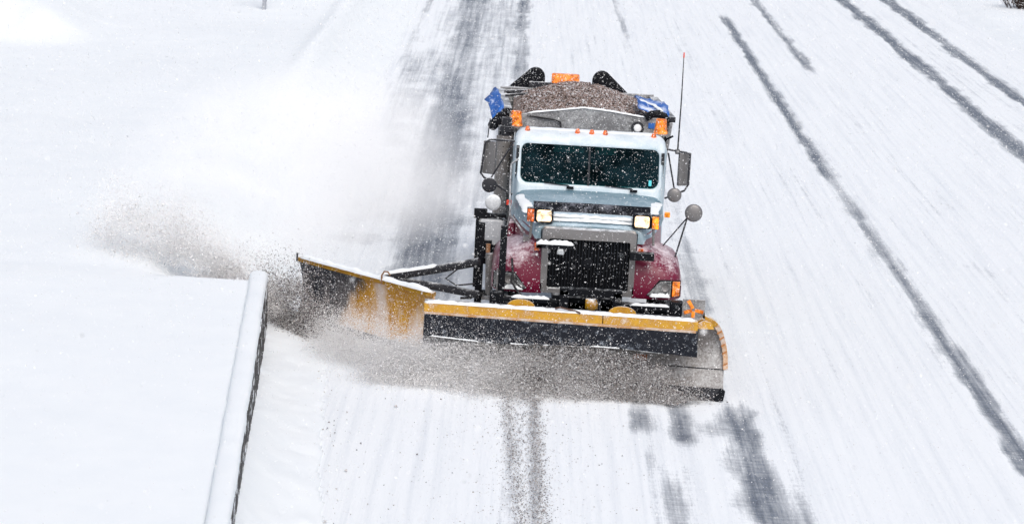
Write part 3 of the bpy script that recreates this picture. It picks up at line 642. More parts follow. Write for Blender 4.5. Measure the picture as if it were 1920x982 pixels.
b = MB(); b.loft([[wp(t, .0) + Vector((0, -.02, 0)), wp(t, .0) + Vector((0, .02, 0)), wp(t, .10) + Vector((0, .0, 0)), wp(t, .10) + Vector((0, -.035, 0))] for t in np.linspace(0, 1, 12)]); part('wing_edge', b, m_dark, wg)
b = MB(); b.bx(-4.01, -3.985, 3.46, 3.485, .85, .965); part('wing_marker', b, m_dark, wg)
b = MB(); b.tube([(-1.45, 2.75, 1.12), (-2.1, 2.95, .93), (-2.75, 3.1, .76)], .06, 10); wa = part('wing_arm', b, m_dark, T)
b = MB(); b.tube([(-1.44, 2.75, .66), (-2.1, 2.9, .72), (-2.72, 3.1, .74)], .055, 10); part('wing_arm', b, m_dark, T)
b = MB(); b.loaf([(-2.0, 2.92, .99), (-2.85, 3.1, .78)], .09, .05, 61, 10); part('arm_snow', b, m_snow, wa, smooth=80)
b = MB(); b.tube([(-1.5, 2.7, 1.1), (-1.75, 2.72, 1.0), (-1.9, 2.75, .86), (-1.75, 2.72, .78), (-1.5, 2.7, .82)], .012, 6); part('hose', b, m_hose, T)
# masts and frame on the left flank
b = MB(); b.bx(-1.50, -1.40, 2.92, 3.04, .5, 1.62); b.bx(-1.50, -1.10, 2.95, 3.05, .55, .68); mast = part('wing_mast', b, m_black, T, .012)
b = MB(); b.bx(-1.175, -1.085, 1.42, 1.51, .55, 1.86); part('wing_mast', b, m_black, T, .01)
b = MB(); b.tube([(-1.19, 1.40, .64), (-1.19, 1.40, 1.3)], .012, 6); part('mast_rod', b, m_chrome, T)
b = MB(); b.tube([(-1.32, 2.7, 1.25), (-1.30, 2.72, .66)], .052, 10); b.lathe((-1.30, 2.72, .62), (0, 0, 1), [(0, .1), (.05, .09)], 12); part('lift_cylinder', b, m_steel, T)
b = MB(); b.lathe((-1.34, 2.66, 1.27), (0, 0, 1), [(0, .03), (.12, .03)], 10); part('cylinder_pin', b, mat_plain('copper_fitting', (.38, .2, .1), .5, .4), T)
b = MB(); b.tube([(-1.25, 2.7, .66), (-1.42, 2.68, .70), (-1.55, 2.7, .62), (-1.68, 2.75, .60)], .02, 6); part('hose', b, m_hose, T)
# hydraulic tank behind, snow on its face
b = MB(); b.bx(-1.50, -1.14, 3.52, 4.0, 1.10, 1.60); tk = part('hydraulic_tank', b, mat_frost('frosted_tank', (.45, .48, .52), .4, .38, .3, 4, contrast=.3), T, .05)
b = MB(); b.bx(-1.54, -1.49, 3.5, 3.62, .62, 1.64); b.bx(-1.54, -1.12, 3.5, 3.62, 1.61, 1.66); b.bx(-1.53, -1.1, 3.5, 3.6, .95, 1.08); part('tank_frame', b, m_black, tk, .012)
b = MB(); b.bx(-1.46, -1.14, 3.46, 3.54, 1.04, 1.24); b.bx(-1.44, -1.3, 3.40, 3.5, 1.2, 1.3); part('valve_block', b, m_black, T, .01)
b = MB(); b.bx(-1.10, -1.0, 2.95, 3.4, 1.30, 1.66); part('step_box', b, m_maroon, T, .02)

# ------------------------------------------------------------------ mirrors
# right side
b = MB(); b.tube([(1.06, 3.75, 2.665), (1.32, 3.62, 2.655), (1.375, 3.62, 2.63), (1.375, 3.62, 2.2), (1.33, 3.62, 2.12), (1.06, 3.6, 2.0)], .014, 7); b.tube([(1.08, 3.72, 2.62), (1.19, 3.66, 2.13)], .012, 7); b.bx(1.17, 1.23, 3.58, 3.66, 2.63, 2.69); mr = part('mirror_bracket', b, m_dark, T)
b = MB(); b.box((1.31, 3.68, 2.41), (.19, .05, .46), Matrix.Rotation(R(30), 3, 'Z')); part('mirror', b, m_mirror, mr, .012)
def disc(c, r, mat, parent, name='convex_mirror', tilt=(0, -1, .1)):
    b = MB(); b.lathe(c, tilt, [(-.03, r * .55), (-.012, r * .95), (0, r), (.012, r * .97), (.022, r * .72), (.03, r * .3)], 22); return part(name, b, mat, parent, smooth=60)
disc((1.19, 3.52, 2.065), .10, m_mirror, mr)
b = MB(); b.tube([(1.16, 2.2, 1.36), (1.30, 2.2, 1.95), (1.33, 2.18, 2.05), (1.39, 2.17, 2.06)], .012, 7); b.tube([(1.02, 2.6, 1.50), (1.30, 2.2, 1.97)], .009, 7); fm = part('fender_mirror_stalk', b, m_dark, T); disc((1.385, 2.15, 2.055), .12, m_mirror, fm)
# left side
b = MB(); b.tube([(-1.06, 3.75, 2.66), (-1.40, 3.8, 2.66), (-1.47, 3.8, 2.62), (-1.51, 3.8, 2.18), (-1.46, 3.8, 2.12), (-1.06, 3.62, 1.93)], .016, 7); b.tube([(-1.08, 3.75, 2.64), (-1.36, 3.78, 2.13)], .011, 7); b.tube([(-1.44, 3.82, 2.68), (-1.42, 3.82, 2.95)], .008, 6); ml = part('mirror_bracket', b, m_dark, T)
b = MB(); b.box((-1.40, 3.84, 2.40), (.19, .05, .46), Matrix.Rotation(R(-25), 3, 'Z')); mi = part('mirror', b, m_mirror, ml, .012)
b = MB(); b.box((-1.355, 3.80, 2.40), (.05, .012, .40), Matrix.Rotation(R(-25), 3, 'Z')); part('mirror_painted_reflection', b, m_blue, T)  # blue strip paints a reflection onto the left mirror
disc((-1.38, 3.6, 2.05), .105, m_dark, ml)
b = MB(); b.tube([(-.82, 2.0, 1.62), (-1.07, 2.4, 1.86), (-1.09, 2.7, 2.2), (-1.09, 3.2, 2.42), (-1.0, 3.4, 2.46)], .013, 7); b.tube([(-1.07, 2.4, 1.86), (-1.12, 2.4, 1.5), (-1.1, 2.3, 1.4)], .013, 7); b.bx(-.88, -.78, 1.95, 2.05, 1.58, 1.65); fs = part('fender_mirror_stalk', b, m_chrome, T)
disc((-1.31, 2.8, 1.94), .11, m_white, fs)
b = MB(); b.bx(-1.56, -1.38, 2.86, 2.93, 1.70, 1.83); b.tube([(-1.4, 2.88, 1.78), (-1.1, 2.6, 1.72)], .014, 6); part('flank_mirror', b, m_black, T, .02)
# antenna
b = MB(); b.tube([(1.20, 3.60, 2.68), (1.205, 3.60, 3.4), (1.20, 3.60, 3.97)], [.012, .009, .006], 6); an = part('antenna', b, m_dark, T); b = MB(); b.tube([(1.20, 3.6, 3.968), (1.20, 3.6, 4.04)], .010, 6); part('antenna_tip', b, m_red, an)
b = MB(); b.bx(1.055, 1.13, 3.18, 3.24, 1.80, 1.87); part('side_marker', b, m_amber_hot, T, .008)
b = MB(); b.bx(-1.13, -1.06, 3.3, 3.36, 1.83, 1.9); part('side_marker', b, m_red, T, .008)

# ------------------------------------------------------------------ exhaust stack
b = MB(); b.lathe((-1.21, 5.0, 1.25), (0, 0, 1), [(0, .12), (1.30, .12), (1.31, .1)], 20); st = part('heat_shield', b, m_perf, T)
b = MB(); b.lathe((-1.19, 5.0, 2.56), (0, 0, 1), [(0, .07), (.06, .07), (.06, .1), (.14, .1), (.14, .075), (.26, .075), (.26, .06), (.05, .06)], 16); part('exhaust_pipe', b, m_dark, st)

# ------------------------------------------------------------------ dump body
BY = 5.5; RY = 8.6
rz = lambda y: -.028 * (y - BY)                # and its rails fall a little to the tail
sk = lambda y: -.045 * (y - BY)               # the body tracks a little to the left behind the cab
b = MB(); top = [(-1.10, 2.60), (-1.10, 2.78), (-.90, 2.835), (-.45, 2.90), (-.09, 2.955), (.30, 2.925), (.70, 2.875), (1.08, 2.84), (1.10, 2.60)]
b.prism([(x, BY, z) for x, z in top] + [(1.1, BY, 1.2), (-1.1, BY, 1.2)], (0, .05, 0)); db = part('dump_body', b, m_body, T, .006)
b = MB(); b.loaf([(-.90, BY + .01, 2.835), (-.45, BY + .01, 2.90), (-.09, BY + .01, 2.955), (.30, BY + .01, 2.925), (.70, BY + .01, 2.875), (1.05, BY + .01, 2.845)], .07, .02, 70, 8); part('edge_snow', b, m_snow, db, smooth=80)
b = MB(); b.bx(-1.12, 1.12, BY - .02, BY - .001, 2.50, 2.54); b.tube([(-.9, BY - .01, 2.80), (-.5, BY - .03, 2.76), (-.42, BY - .03, 2.73), (-.40, BY - .03, 2.62)], .012, 6); part('headboard_cable', b, m_hose, db)
for sx_ in (-1, 1):
    b = MB(); rings = []
    for y in (BY + .051, 7.0, RY):
        x = sk(y); rings.append([Vector((x + sx_ * 1.0, y, 1.2)), Vector((x + sx_ * 1.05, y, 1.2)), Vector((x + sx_ * 1.22, y, 2.80 + rz(y))), Vector((x + sx_ * 1.17, y, 2.80 + rz(y)))])
    b.loft(rings); part('body_side', b, m_body, db, .005)
    b = MB(); b.loft([[Vector((sk(y) + sx_ * 1.12, y, 2.802 + rz(y))), Vector((sk(y) + sx_ * 1.26, y, 2.802 + rz(y))), Vector((sk(y) + sx_ * 1.26, y, 2.88 + rz(y))), Vector((sk(y) + sx_ * 1.12, y, 2.88 + rz(y)))] for y in (BY + .1, RY)]); part('side_rail', b, m_dark, db, .008)
b = MB(); x = sk(RY); b.bx(x - 1.2, x + 1.2, RY, RY + .06, 1.2, 2.76); b.bx(x - 1.2, x + 1.2, RY - .02, RY + .08, 2.76, 2.82); part('tailgate', b, m_body, db, .006)
b = MB(); b.bx(-1.05, .95, BY + .05, RY, 1.15, 1.25); part('body_floor', b, m_body, db)
b = MB(); b.tube([(-1.25, 7.2, 2.86), (-.9, 7.25, 2.90), (-.5, 7.3, 2.95)], .022, 8); part('tarp_bow', b, m_dark, db)
b = MB(); b.tube([(-1.27, 7.9, 2.83), (-.8, 7.95, 2.86), (-.3, 7.95, 2.88)], .03, 8); part('tarp_bow', b, m_dark, db)
# black slanted wings at the tail and the amber bar between them
def ear(xc, lean):
    b = MB(); P = []
    for i in range(13): a = R((128 if lean < 0 else 180) - (128 if lean < 0 else 128) * i / 12); P.append((xc +   .15 * math.cos(a), .16 * math.sin(a) + 2.975))
    P += [(xc + .15 + (.0 if lean < 0 else .38), 2.70), (xc - .15 - (.38 if lean < 0 else 0), 2.70)]
    b.prism([(x, RY + .1, z) for x, z in P], (0, .12, 0)); return b
part('rear_shield', ear(-.80, -1), m_black, db, .03); part('rear_shield', ear(.24, 1), m_black, db, .03)
b = MB(); b.loft([[Vector((x, y, z)) for y, z in ((8.3, 2.95), (8.5, 2.95), (8.47, 3.095), (8.33, 3.095))] for x in (-.55, -.525, -.15, -.12)]); lb = part('beacon_bar', b, m_amber, T, .02)
b = MB(); b.bx(-.57, -.10, 8.3, 8.5, 2.90, 2.948); b.bx(-.9, .3, 8.59, 8.68, 2.83, 2.92); b.bx(-.36, -.28, 8.42, 8.62, 2.76, 2.92); part('beacon_mount', b, m_dark, lb, .008)
# blue tarps rolled out over the side rails
def sheet(P, mat, name, parent, nu=8, nv=8, wob=.02, seed=0, th=.012):
    b = MB(); rows = []; rr = np.random.default_rng(seed)
    for i in range(nu + 1):
        row = []
        for j in range(nv + 1):
            u_, v_ = i / nu, j / nv; p = (Vector(P[0]) * (1 - u_) + Vector(P[1]) * u_) * (1 - v_) + (Vector(P[3]) * (1 - u_) + Vector(P[2]) * u_) * v_
            row.append(p + Vector(rr.normal(0, wob, 3)) + Vector((0, 0, .05 * math.sin(u_ * math.pi))))
        rows.append(row)
    b.loft(rows, closed=False); o = part(name, b, mat, parent, smooth=70); sm_ = o.modifiers.new('thick', 'SOLIDIFY'); sm_.thickness = th; return o
t1 = sheet([(-1.40, 6.55, 3.06), (-1.25, 5.5, 2.90), (-1.40, 5.45, 2.71), (-1.53, 6.3, 2.90)], m_blue, 'tarp', T, wob=.008, seed=1)
t2 = sheet([(.68, 6.6, 3.04), (.72, 5.62, 2.97), (1.16, 5.5, 2.88), (1.12, 6.3, 2.99)], m_blue, 'tarp', T, wob=.010, seed=2)
b = MB(); 
b.loaf([(.72, 6.2, 3.03), (.95, 5.85, 3.0), (1.05, 5.6, 2.95)], .06, .025, 71, 8); part('tarp_snow', b, m_snow, t2, smooth=80)
b = MB(); b.tube([(-1.30, 5.42, 2.74), (-1.36, 5.42, 2.68), (-1.40, 5.5, 2.62)], .075, 10); b.lathe((-1.24, 5.42, 2.53), (0, -1, 0), [(0, .06), (.06, .06)], 14); b.lathe((-1.28, 5.4, 2.75), (0, -1, 0), [(-.1, .09), (.06, .09)], 14); b.bx(-1.22, -1.16, 5.40, 5.46, 2.6, 2.9); part('tarp_arm', b, m_black, T)
b = MB(); b.tube([(.82, 5.5, 2.86), (.90, 5.48, 2.92), (1.0, 5.48, 2.935), (1.08, 5.48, 2.90), (1.14, 5.48, 2.80)], .055, 10); part('tarp_arm', b, m_black, T)
b = MB(); b.prism([(-1.22, 5.40, 2.84), (-1.16, 5.40, 2.84), (-1.0, 5.40, 2.62), (-1.08, 5.40, 2.60)], (0, .04, 0)); part('corner_plate', b, mat_frost('cream_steel', (.42, .40, .35), .6, .2, .1), T)
# amber beacons behind the cab
for x in (-1.065, 1.03):
    b = MB(); b.lathe((x, 5.2, 2.685), (0, 0, 1), [(0, .10), (.03, .10), (.04, .092)] + [(.05 + .013 * q, .092 - .0013 * q - (.004 if q % 2 else 0)) for q in range(11)] + [(.198, .078), (.21, .066)], 18); be = part('amber_beacon', b, m_amber, T)
    b = MB(); b.lathe((x, 5.2, 2.655), (0, 0, 1), [(0, .10), (.028, .10)], 16); b.tube([(x, 5.2, 2.66), (x * .93, 5.18, 2.3)], .02, 6); part('beacon_base', b, m_steel, be)
    b = MB(); b.lathe((x + .012, 5.19, 2.71), (0, 0, 1), [(0, .03), (.09, .03)], 10); part('beacon_lamp', b, m_amber_hot, be)
b = MB(); b.tube([(1.03, 5.1, 2.55), (1.14, 5.05, 2.64), (1.2, 5.02, 2.68)], .016, 6); b.tube([(1.05, 5.15, 2.65), (1.08, 5.1, 2.60), (1.06, 5.1, 2.55)], .007, 6); part('beacon_strut', b, m_black, T)
b = MB(); b.lathe((.70, 5.38, 2.72), (0, -1, .12), [(-.06, .06), (0, .095), (.03, .095), (.03, .062), (.005, .058)], 22); wl_ = part('work_lamp', b, m_dark, T)
b = MB(); b.lathe((.70, 5.345, 2.724), (0, -1, .12), [(0, .058), (.015, .05), (.02, .02)], 18); part('work_lamp_lens', b, mat_plain('white_lens', (.85, .88, .9), .2), wl_)
b = MB(); b.bx(.86, .95, 5.485, 5.497, 2.71, 2.79); part('blue_plate', b, m_blue, db)

# ------------------------------------------------------------------ chassis and wheels (low, mostly hidden)
b = MB(); b.bx(-.45, -.35, 1.4, 10.0, .75, .98); b.bx(.35, .45, 1.4, 10.0, .75, .98); b.bx(-.35, .35, 2.4, 2.6, .5, .6); b.bx(-1.0, 1.0, 2.45, 2.6, .48, .58); b.bx(-1.0, 1.0, 7.9, 8.05, .48, .58); b.bx(-1.0, 1.0, 9.2, 9.35, .48, .58); part('chassis', b, m_black, T)
def wheel(x, y, wd):
    b = MB(); b.lathe((x - wd / 2, y, .52), (1, 0, 0), [(0, .30), (0, .48), (.03, .515), (wd - .03, .515), (wd, .48), (wd, .30)], 30); w_ = part('tyre', b, m_tyre, T, smooth=50)
    b = MB(); b.lathe((x - wd / 2 + .03, y, .52), (1, 0, 0), [(0, .10), (.02, .29), (wd - .08, .29), (wd - .06, .10)], 24); part('rim', b, m_steel, w_)
for y, wd, xo in ((2.52, .30, 1.02), (7.97, .55, .92), (9.27, .55, .92)):
    for sx_ in (-1, 1): wheel(sx_ * xo + (0 if y < 5 else sk(y)), y, wd)
b = MB(); b.bx(-1.1, 1.1, 4.0, 5.1, .62, .97); part('cab_floor', b, m_black, T, .01)

# ------------------------------------------------------------------ load of sand
sxs = np.linspace(-1.12, 1.02, 90); sys_ = np.linspace(5.56, RY - .03, 90)
def sand_z(X, Y):
    xr = (X + .05 - sk(Y)) / 1.08
    h = 2.70 + .36 * np.clip(1 - xr ** 2, 0, 1) ** 1.1 * (.45 + .55 * sstep(5.4, 7.2, Y)) * (1 - .75 * sstep(7.2, 8.9, Y)) + .03
    h = h + .035 * (fbm(X * 3.2, Y * 2.2, 91, 4)) + .012 * fbm(X * 14, Y * 14, 92, 3)
    return np.where(np.abs(xr) > 1.0, h - .25 * (np.abs(xr) - 1) * 4, h)
sd_o = grid('sand_pile', sxs, sys_, sand_z, m_sand); sd_o.location = (TX, TY, 0)
n = 26000; gx = rng.uniform(-1.0, .92, n); gy = rng.uniform(5.6, RY - .05, n); gz = sand_z(gx, gy) + .002
sg = specks('sand_grains', np.stack([gx, gy, gz], 1), .006 + .014 * rng.random(n) ** 2, np.array([(.42, .33, .30), (.20, .15, .13), (.07, .052, .046), (.66, .60, .60), (.86, .86, .88)])[rng.choice(5, n, p=[.34, .26, .18, .14, .08])], m_specks, None)
sg.parent = sd_o
if 'category' in sg: del sg['category']
tag(sd_o, 'heaped load of grey brown road sand flecked with snow in the open truck body', 'sand', kind='thing')

# ------------------------------------------------------------------ far post and bush
pr = empty('marker_post', (-6.96, 73.5, .8), 'short dark roadside post sticking out of the snow at the far left', 'post')
b = MB(); b.beam((0, 0, -.5), (.03, 0, 1.9), .16, .10); part('post', b, mat_frost('grey_weathered_wood', (.34, .36, .40), .8, .25, .2), pr, .01)
b = MB(); b.prism([(.0 - .09, -.07, 1.2), (.14, -.07, 1.2), (.14, -.07, 1.65), (-.09, -.07, 1.65)], (0, .02, 0)); part('reflector', b, m_steel, pr)
bu = empty('shrub', (17.35, 95.2, .2), 'bare dark shrub dusted with snow at the far right of the road', 'shrub'); tag(bu, kind='thing')
b = MB()
for i in range(150):
    a = random.uniform(0, 2 * math.pi); r0 = random.uniform(0, .7); p = Vector((r0 * math.cos(a) * 1.3, r0 * math.sin(a), -.1)); dr = Vector((math.cos(a) * random.uniform(.1, .8), math.sin(a) * random.uniform(.1, .8), 1)).normalized(); L = random.uniform(.5, 1.3)
    q = p + dr * L * .5; e_ = q + (dr + Vector((random.uniform(-.4, .4), random.uniform(-.4, .4), .1))).normalized() * L * .5
    b.tube([p, q, e_], [.018, .012, .005], 5)
    for t in range(3):
        s_ = p.lerp(q, random.random()) if t else q; f_ = s_ + (dr + Vector((random.uniform(-.9, .9), random.uniform(-.9, .9), random.uniform(-.2, .4)))).normalized() * L * .35; b.tube([s_, f_], [.009, .004], 4)
part('twigs', b, mat_frost('dark_twig', (.05, .036, .032), .8, .12, .3, 12), bu)
b = MB()
for i in range(500):
    p = Vector((random.gauss(0, .75), random.gauss(0, .6), random.uniform(.05, 1.0))); a = Vector((random.uniform(-1, 1), random.uniform(-1, 1), random.uniform(-1, 1))).normalized(); c_ = a.orthogonal().normalized(); s_ = random.uniform(.02, .05)
    b.add([p - a * s_, p + c_ * s_ * .5, p + a * s_, p - c_ * s_ * .5], [(0, 1, 2, 3)])
part('dry_leaves', b, mat_frost('dry_leaf', (.07, .045, .035), .8, .2, .3, 12), bu)

# ------------------------------------------------------------------ thrown snow, grit, falling flakes
def cols(n, mixw):
    pal = np.array([(.993, .993, .995), (.86, .85, .85), (.65, .625, .62), (.43, .385, .365), (.16, .15, .155)])
    c = pal[rng.choice(5, n, p=np.array(mixw) / sum(mixw))]; return np.clip(c * rng.uniform(.94, 1.05, (n, 1)), 0, .995)
def W3(x, y, z): return np.stack([x + TX, y + TY, z], 1)
def pyv(x): return (1.75 - x) * .079
# rolling curl of dirty snow along the front blade
n = 120000; x = 1.5 - 4.3 * rng.beta(1.75, 1.35, n) + rng.normal(0, .12, n); th = rng.uniform(0, 2 * math.pi, n); amp = np.interp(x, [-2.6, -1.2, .0, .8, 1.5], [.40, .44, .52, .40, .18]); rr = amp * np.sqrt(rng.uniform(0, 1, n))
y = pyv(x) - .12 + rr * np.cos(th) * .95; z = np.abs(rr * np.sin(th)) * 1.25 + rng.exponential(.03, n)
clump = fbm(x * 3.5, z * 5, 101, 4); keep = clump > rng.uniform(-.75, .45, n); x, y, z = x[keep], y[keep], z[keep]; n = len(x)
r = .003 + .004 * rng.random(n) + .007 * (rng.random(n) < .05); 
cc = cols(n, (2.4, 2.4, 3.0, 2.4, 1.4)) * .85 + np.array([.46, .43, .42]) * .15; 
left = 1 - sstep(-2.0, -.3, x)[:, None]; cc = cc * (1 - left * .9) + np.array([.995, .988, .987]) * left * .9
specks('plow_spray', W3(x, y, z), r, cc, m_specks, 'dirty curl of snow and slush rolling along the front of the yellow plow blade')
# low slush churning at the foot of the blade
n = 110000; x = 1.2 - 4.1 * rng.beta(1.25, 1.75, n) + rng.normal(0, .2, n); y = pyv(x) - .10 - np.abs(rng.normal(0, .26, n)) * (1 + .75 * fbm(x * 2.1, x * 0 + .4, 151, 4)) * np.interp(x, [-2.8, -.5, 1.2], [1.3, 1.0, .5]); z = .01 + rng.exponential(.085, n) * np.interp(x, [-2.8, -1.5, -.2, 1.2], [1.7, 1.5, 1.1, .6])
keep = fbm(x * 4.5, y * 5, 141, 4) > rng.uniform(-.7, .5, n); x, y, z = x[keep], y[keep], z[keep]; n = len(x)
left = 1 - sstep(-2.0, -.3, x)[:, None]; cc = (cols(n, (2.0, 2.2, 3.0, 2.8, 1.9)) * .85 + np.array([.46, .43, .42]) * .15) * (1 - left * .9) + np.array([.995, .988, .987]) * left * .9
specks('blade_slush', W3(x, y, z), .003 + .0045 * rng.random(n) + .008 * (rng.random(n) < .05), np.clip(cc, 0, .995), m_specks, 'low churning slush at the foot of the front plow blade')
# fine white powder blowing off the blade across the wing
n = 90000; t = rng.beta(1.15, 1.6, n); x = -1.6 - 2.1 * t + rng.normal(0, .1, n); y = .45 + 2.3 * t * rng.uniform(.25, 1, n) + rng.normal(0, .24, n); z = np.abs(rng.normal(0, 1, n)) * np.interp(t, [0, .4, 1], [.13, .20, .24])
clump = fbm(x * 2.2, z * 3 + y, 111, 4); keep = clump > rng.uniform(-.7, .5, n); x, y, z = x[keep], y[keep], z[keep]; n = len(x)
specks('wing_spray', W3(x, y, z), .003 + .004 * rng.random(n), cols(n, (9, 1.0, .15, .1, .0)) * np.array([1., .996, .995]), m_specks, 'fine white powder snow blowing low across the wing blade')
# the finest powder: a veil over the lower wing and the left half of the front blade
n = 150000; x = -3.6 + 3.9 * rng.beta(1.6, 1.7, n) + rng.normal(0, .1, n); y = np.interp(x, [-3.6, -2.0, .4], [2.3, .25, -.15]) - np.abs(rng.normal(0, .35, n)); z = rng.exponential(1, n) * np.interp(x, [-3.6, -2.2, -1.0, .4], [.24, .22, .16, .10])
keep = (fbm(x * 1.8 + z, z * 2.5 - x * .8, 161, 4) > rng.uniform(-.7, .45, n)) & (z < 1.0); x, y, z = x[keep], y[keep], z[keep]; n = len(x)
specks('powder_veil', W3(x, y, z), .0022 + .002 * rng.random(n), cols(n, (9, .6, .1, .0, .0)) * np.array([1., .993, .99]), m_specks, 'thin veil of the finest white powder hanging over the lower wing blade', plate=True)
# and the fine dust round the fan of clods behind the barrier
n = 120000; t = rng.beta(1.0, 1.4, n); x = -4.3 - 2.7 * t + rng.normal(0, .15, n); y = 2.35 + 2.4 * t + rng.normal(0, .4, n) * (.4 + t); z = np.interp(t, [0, .2, .45], [.25, .50, .74]) + np.interp(t, [0, .2, .6, 1], [.5, .8, 1.2, 1.1]) * rng.beta(1.0, 1.6, n)
keep = fbm(x * 1.6, z * 2.6, 171, 4) > rng.uniform(-.7, .5, n); x, y, z = x[keep], y[keep], z[keep]; n = len(x)
specks('fan_dust', W3(x, y, z), .003 + .003 * rng.random(n), cols(n, (8, 1.2, .6, .3, .0)) * np.array([1., .985, .975]), m_specks, 'pale dust of fine snow hanging around the thrown clods beyond the barrier', plate=True)
# darker slush leaving the outer end of the wing, towards the end of the barrier
n = 60000; t = rng.random(n); x = -3.65 - 1.0 * t + rng.normal(0, .16, n); y = 2.5 + 1.3 * t + rng.normal(0, .25, n); z = np.abs(rng.normal(0, .30, n)) * (1.1 - .1 * t) + .02
clump = fbm(x * 3.0, z * 4, 121, 4); keep = clump > rng.uniform(-.6, .6, n); x, y, z = x[keep], y[keep], z[keep]; n = len(x)
specks('slush_spray', W3(x, y, z), .004 + .006 * rng.random(n), cols(n, (1.0, 1.8, 3.2, 2.4, 3.0)), m_specks, 'dark grey slush shooting off the outer end of the wing blade')
# the fan of clods flying over the bank behind the barrier
n = 60000; t = rng.beta(1.0, 1.9, n); x = -4.45 - 2.7 * t + rng.normal(0, .10, n); y = 2.35 + 2.2 * t + rng.normal(0, .35, n) * (.4 + t); hmax = np.interp(t, [0, .12, .5, 1], [.45, .55, .85, .80]); z = np.interp(t, [0, .2, .45], [.25, .50, .74]) + hmax * rng.beta(1.0, 1.9, n)
clump = fbm(x * 2.5, z * 4, 131, 4); keep = clump > rng.uniform(-.6, .55, n) + .15 * t[...]; x, y, z, t = x[keep], y[keep], z[keep], t[keep]; n = len(x)
core = np.clip(1.5 - t * 3.2 - (z - .1) * .8, 0, 1)[:, None]
cc = cols(n, (2.4, 2.4, 2.2, 1.6, .3)) * core + (cols(n, (9, .5, .2, .15, .0)) * .3 + np.array([.692, .686, .684])) * (1 - core)
specks('snow_fan', W3(x, y, z), .003 + .006 * rng.random(n) + .016 * (rng.random(n) < .02), np.clip(cc, 0, .99), m_specks, 'fan of thrown snow and brown clods flying over the bank beyond the barrier')
# grit dropped along the dirty wheel line and scattered lumps on the bank foot
n = 17000; pick = rng.random(n); ln = rng.choice(3, n, p=[.30, .42, .28]); Y = 20 + 14.6 * pick
x0 = np.where(ln == 0, np.interp(Y, [28.4, 34.4], [.25, .0]), np.where(ln == 1, np.interp(Y, [28.4, 34.4], [.45, .36]), np.interp(Y, [28.4, 34.4], [.35, .18])))
X = x0 + rng.normal(0, 1, n) * np.where(ln == 2, .16, .055); far_ = rng.random(n) < .09; X = np.where(far_, x0 + rng.normal(0, .75, n), X)
specks('road_grit', np.stack([X, Y, .006 + 0 * X], 1), .004 + .008 * rng.random(n) ** 2, cols(n, (.1, .3, 1.6, 2.2, 1.5)), m_specks, 'dark grit lying in two lines on the packed snow below the plow', .5)
n = 330; Y = 22 + 13 * rng.random(n); F = foot(Y); X = F + np.abs(rng.normal(0, .20, n)) - .12 + (rng.random(n) < .3) * rng.uniform(0, 1.6, n)
rad = .006 + .010 * rng.random(n) ** 3 + .016 * (rng.random(n) < .03)
specks('snow_clods', np.stack([X, Y, rad * .6 + .005], 1), rad, cols(n, (1.5, 1, 1.6, 1.0, .8)), m_specks, 'small dirty snow clods scattered along the foot of the left bank', .7)
n = 2600; X = rng.uniform(-1.5, 11, n); Y = rng.uniform(20, 60, n)
specks('fine_grit', np.stack([X, Y, .004 + 0 * X], 1), .003 + .006 * rng.random(n) ** 3, cols(n, (.4, 1, 1.6, 1.2, .5)), m_specks, 'fine brown grit sprinkled thinly over the white road surface', .5)
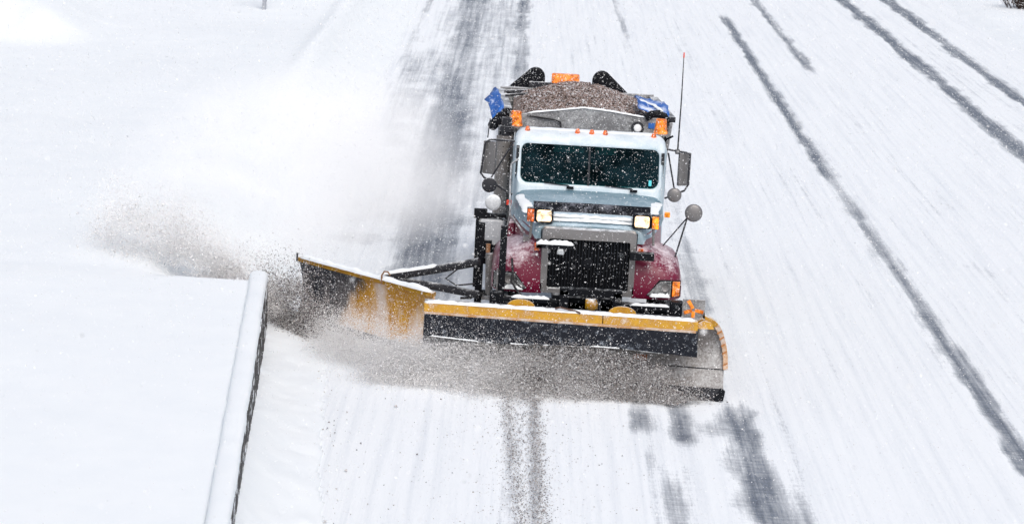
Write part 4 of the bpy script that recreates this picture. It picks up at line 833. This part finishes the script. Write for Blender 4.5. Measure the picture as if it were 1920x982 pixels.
# falling snow all through the air
n = 1250000; Y = 17 + 45 * np.cbrt(rng.random(n)) ; X = rng.uniform(-1, 1, n) * (Y * .195 + 1.5); Z = 8.1 - Y * .187 + rng.uniform(-1, 1, n) * (Y * .105 + 1.0)
keep = (Z > .05) & (Y < 50); X, Y, Z = X[keep], Y[keep], Z[keep]; n = len(X)
near = rng.random(n) < .009; Y = np.where(near, rng.uniform(7, 20, n), Y); X = np.where(near, rng.uniform(-1, 1, n) * (Y * .2 + 1), X); Z = np.where(near, 8.1 - Y * .187 + rng.uniform(-1, 1, n) * (Y * .11 + .6), Z)
specks('falling_snow', np.stack([X, Y, Z], 1), .0030 + .0048 * rng.random(n) ** 2, np.clip(cols(n, (1, 0, 0, 0, 0)) * rng.uniform(.7, 1, (n, 1)), 0, .97), m_specks, 'small white snowflakes falling everywhere in the air', plate=True)

# ------------------------------------------------------------------ cloud of powder trailing behind the wing
def mat_cloud():
    k = N('powder_cloud'); t = k.t; t.nodes.remove(k.b); out = t.nodes['Material Output']
    pv = k.n('ShaderNodeVolumePrincipled'); pv.inputs['Color'].default_value = (.995, .996, .998, 1); pv.inputs['Anisotropy'].default_value = -.35
    v = k.coord(); nz = k.noise(.55, 4, k.coord((1, .6, 1.2)), .6)
    gr = k.n('ShaderNodeTexGradient', gradient_type='SPHERICAL'); mp = k.n('ShaderNodeMapping'); tc = k.n('ShaderNodeTexCoord'); k.l(tc.outputs['Generated'], mp.inputs[0])
    mp.inputs['Location'].default_value = (-1, -1, -.25); mp.inputs['Scale'].default_value = (2, 2, 1.25); k.l(mp.outputs[0], gr.inputs[0])
    den = k.math('MULTIPLY', k.remap(nz, .38, .70), k.remap(gr.outputs['Fac'], 0, .55, 0, 1, True))
    k.l(k.math('MULTIPLY', den, .5), pv.inputs['Density']); k.l(pv.outputs[0], out.inputs['Volume']); return k.m
b = MB(); rings = []
for i, ph in enumerate(np.linspace(-.5, .5, 9)):
    rings.append([Vector((3.7 * math.cos(math.pi * ph) * math.cos(a) + .02, 10 * math.cos(math.pi * ph) * math.sin(a), 1.25 + 1.3 * math.sin(math.pi * ph))) for a in [2 * math.pi * q / 20 for q in range(20)]])
rings = [[p if 0 < i < 8 else Vector((p.x * .02 + .0, p.y * .02, p.z)) for p in r_] for i, r_ in enumerate(rings)]
b.loft(rings); pc = part('powder_cloud', b, mat_cloud(), smooth=80); pc.location = (-3.55, 47.3, -.02)
tag(pc, 'soft white cloud of powder snow drifting behind the wing blade', 'snow cloud', kind='stuff')
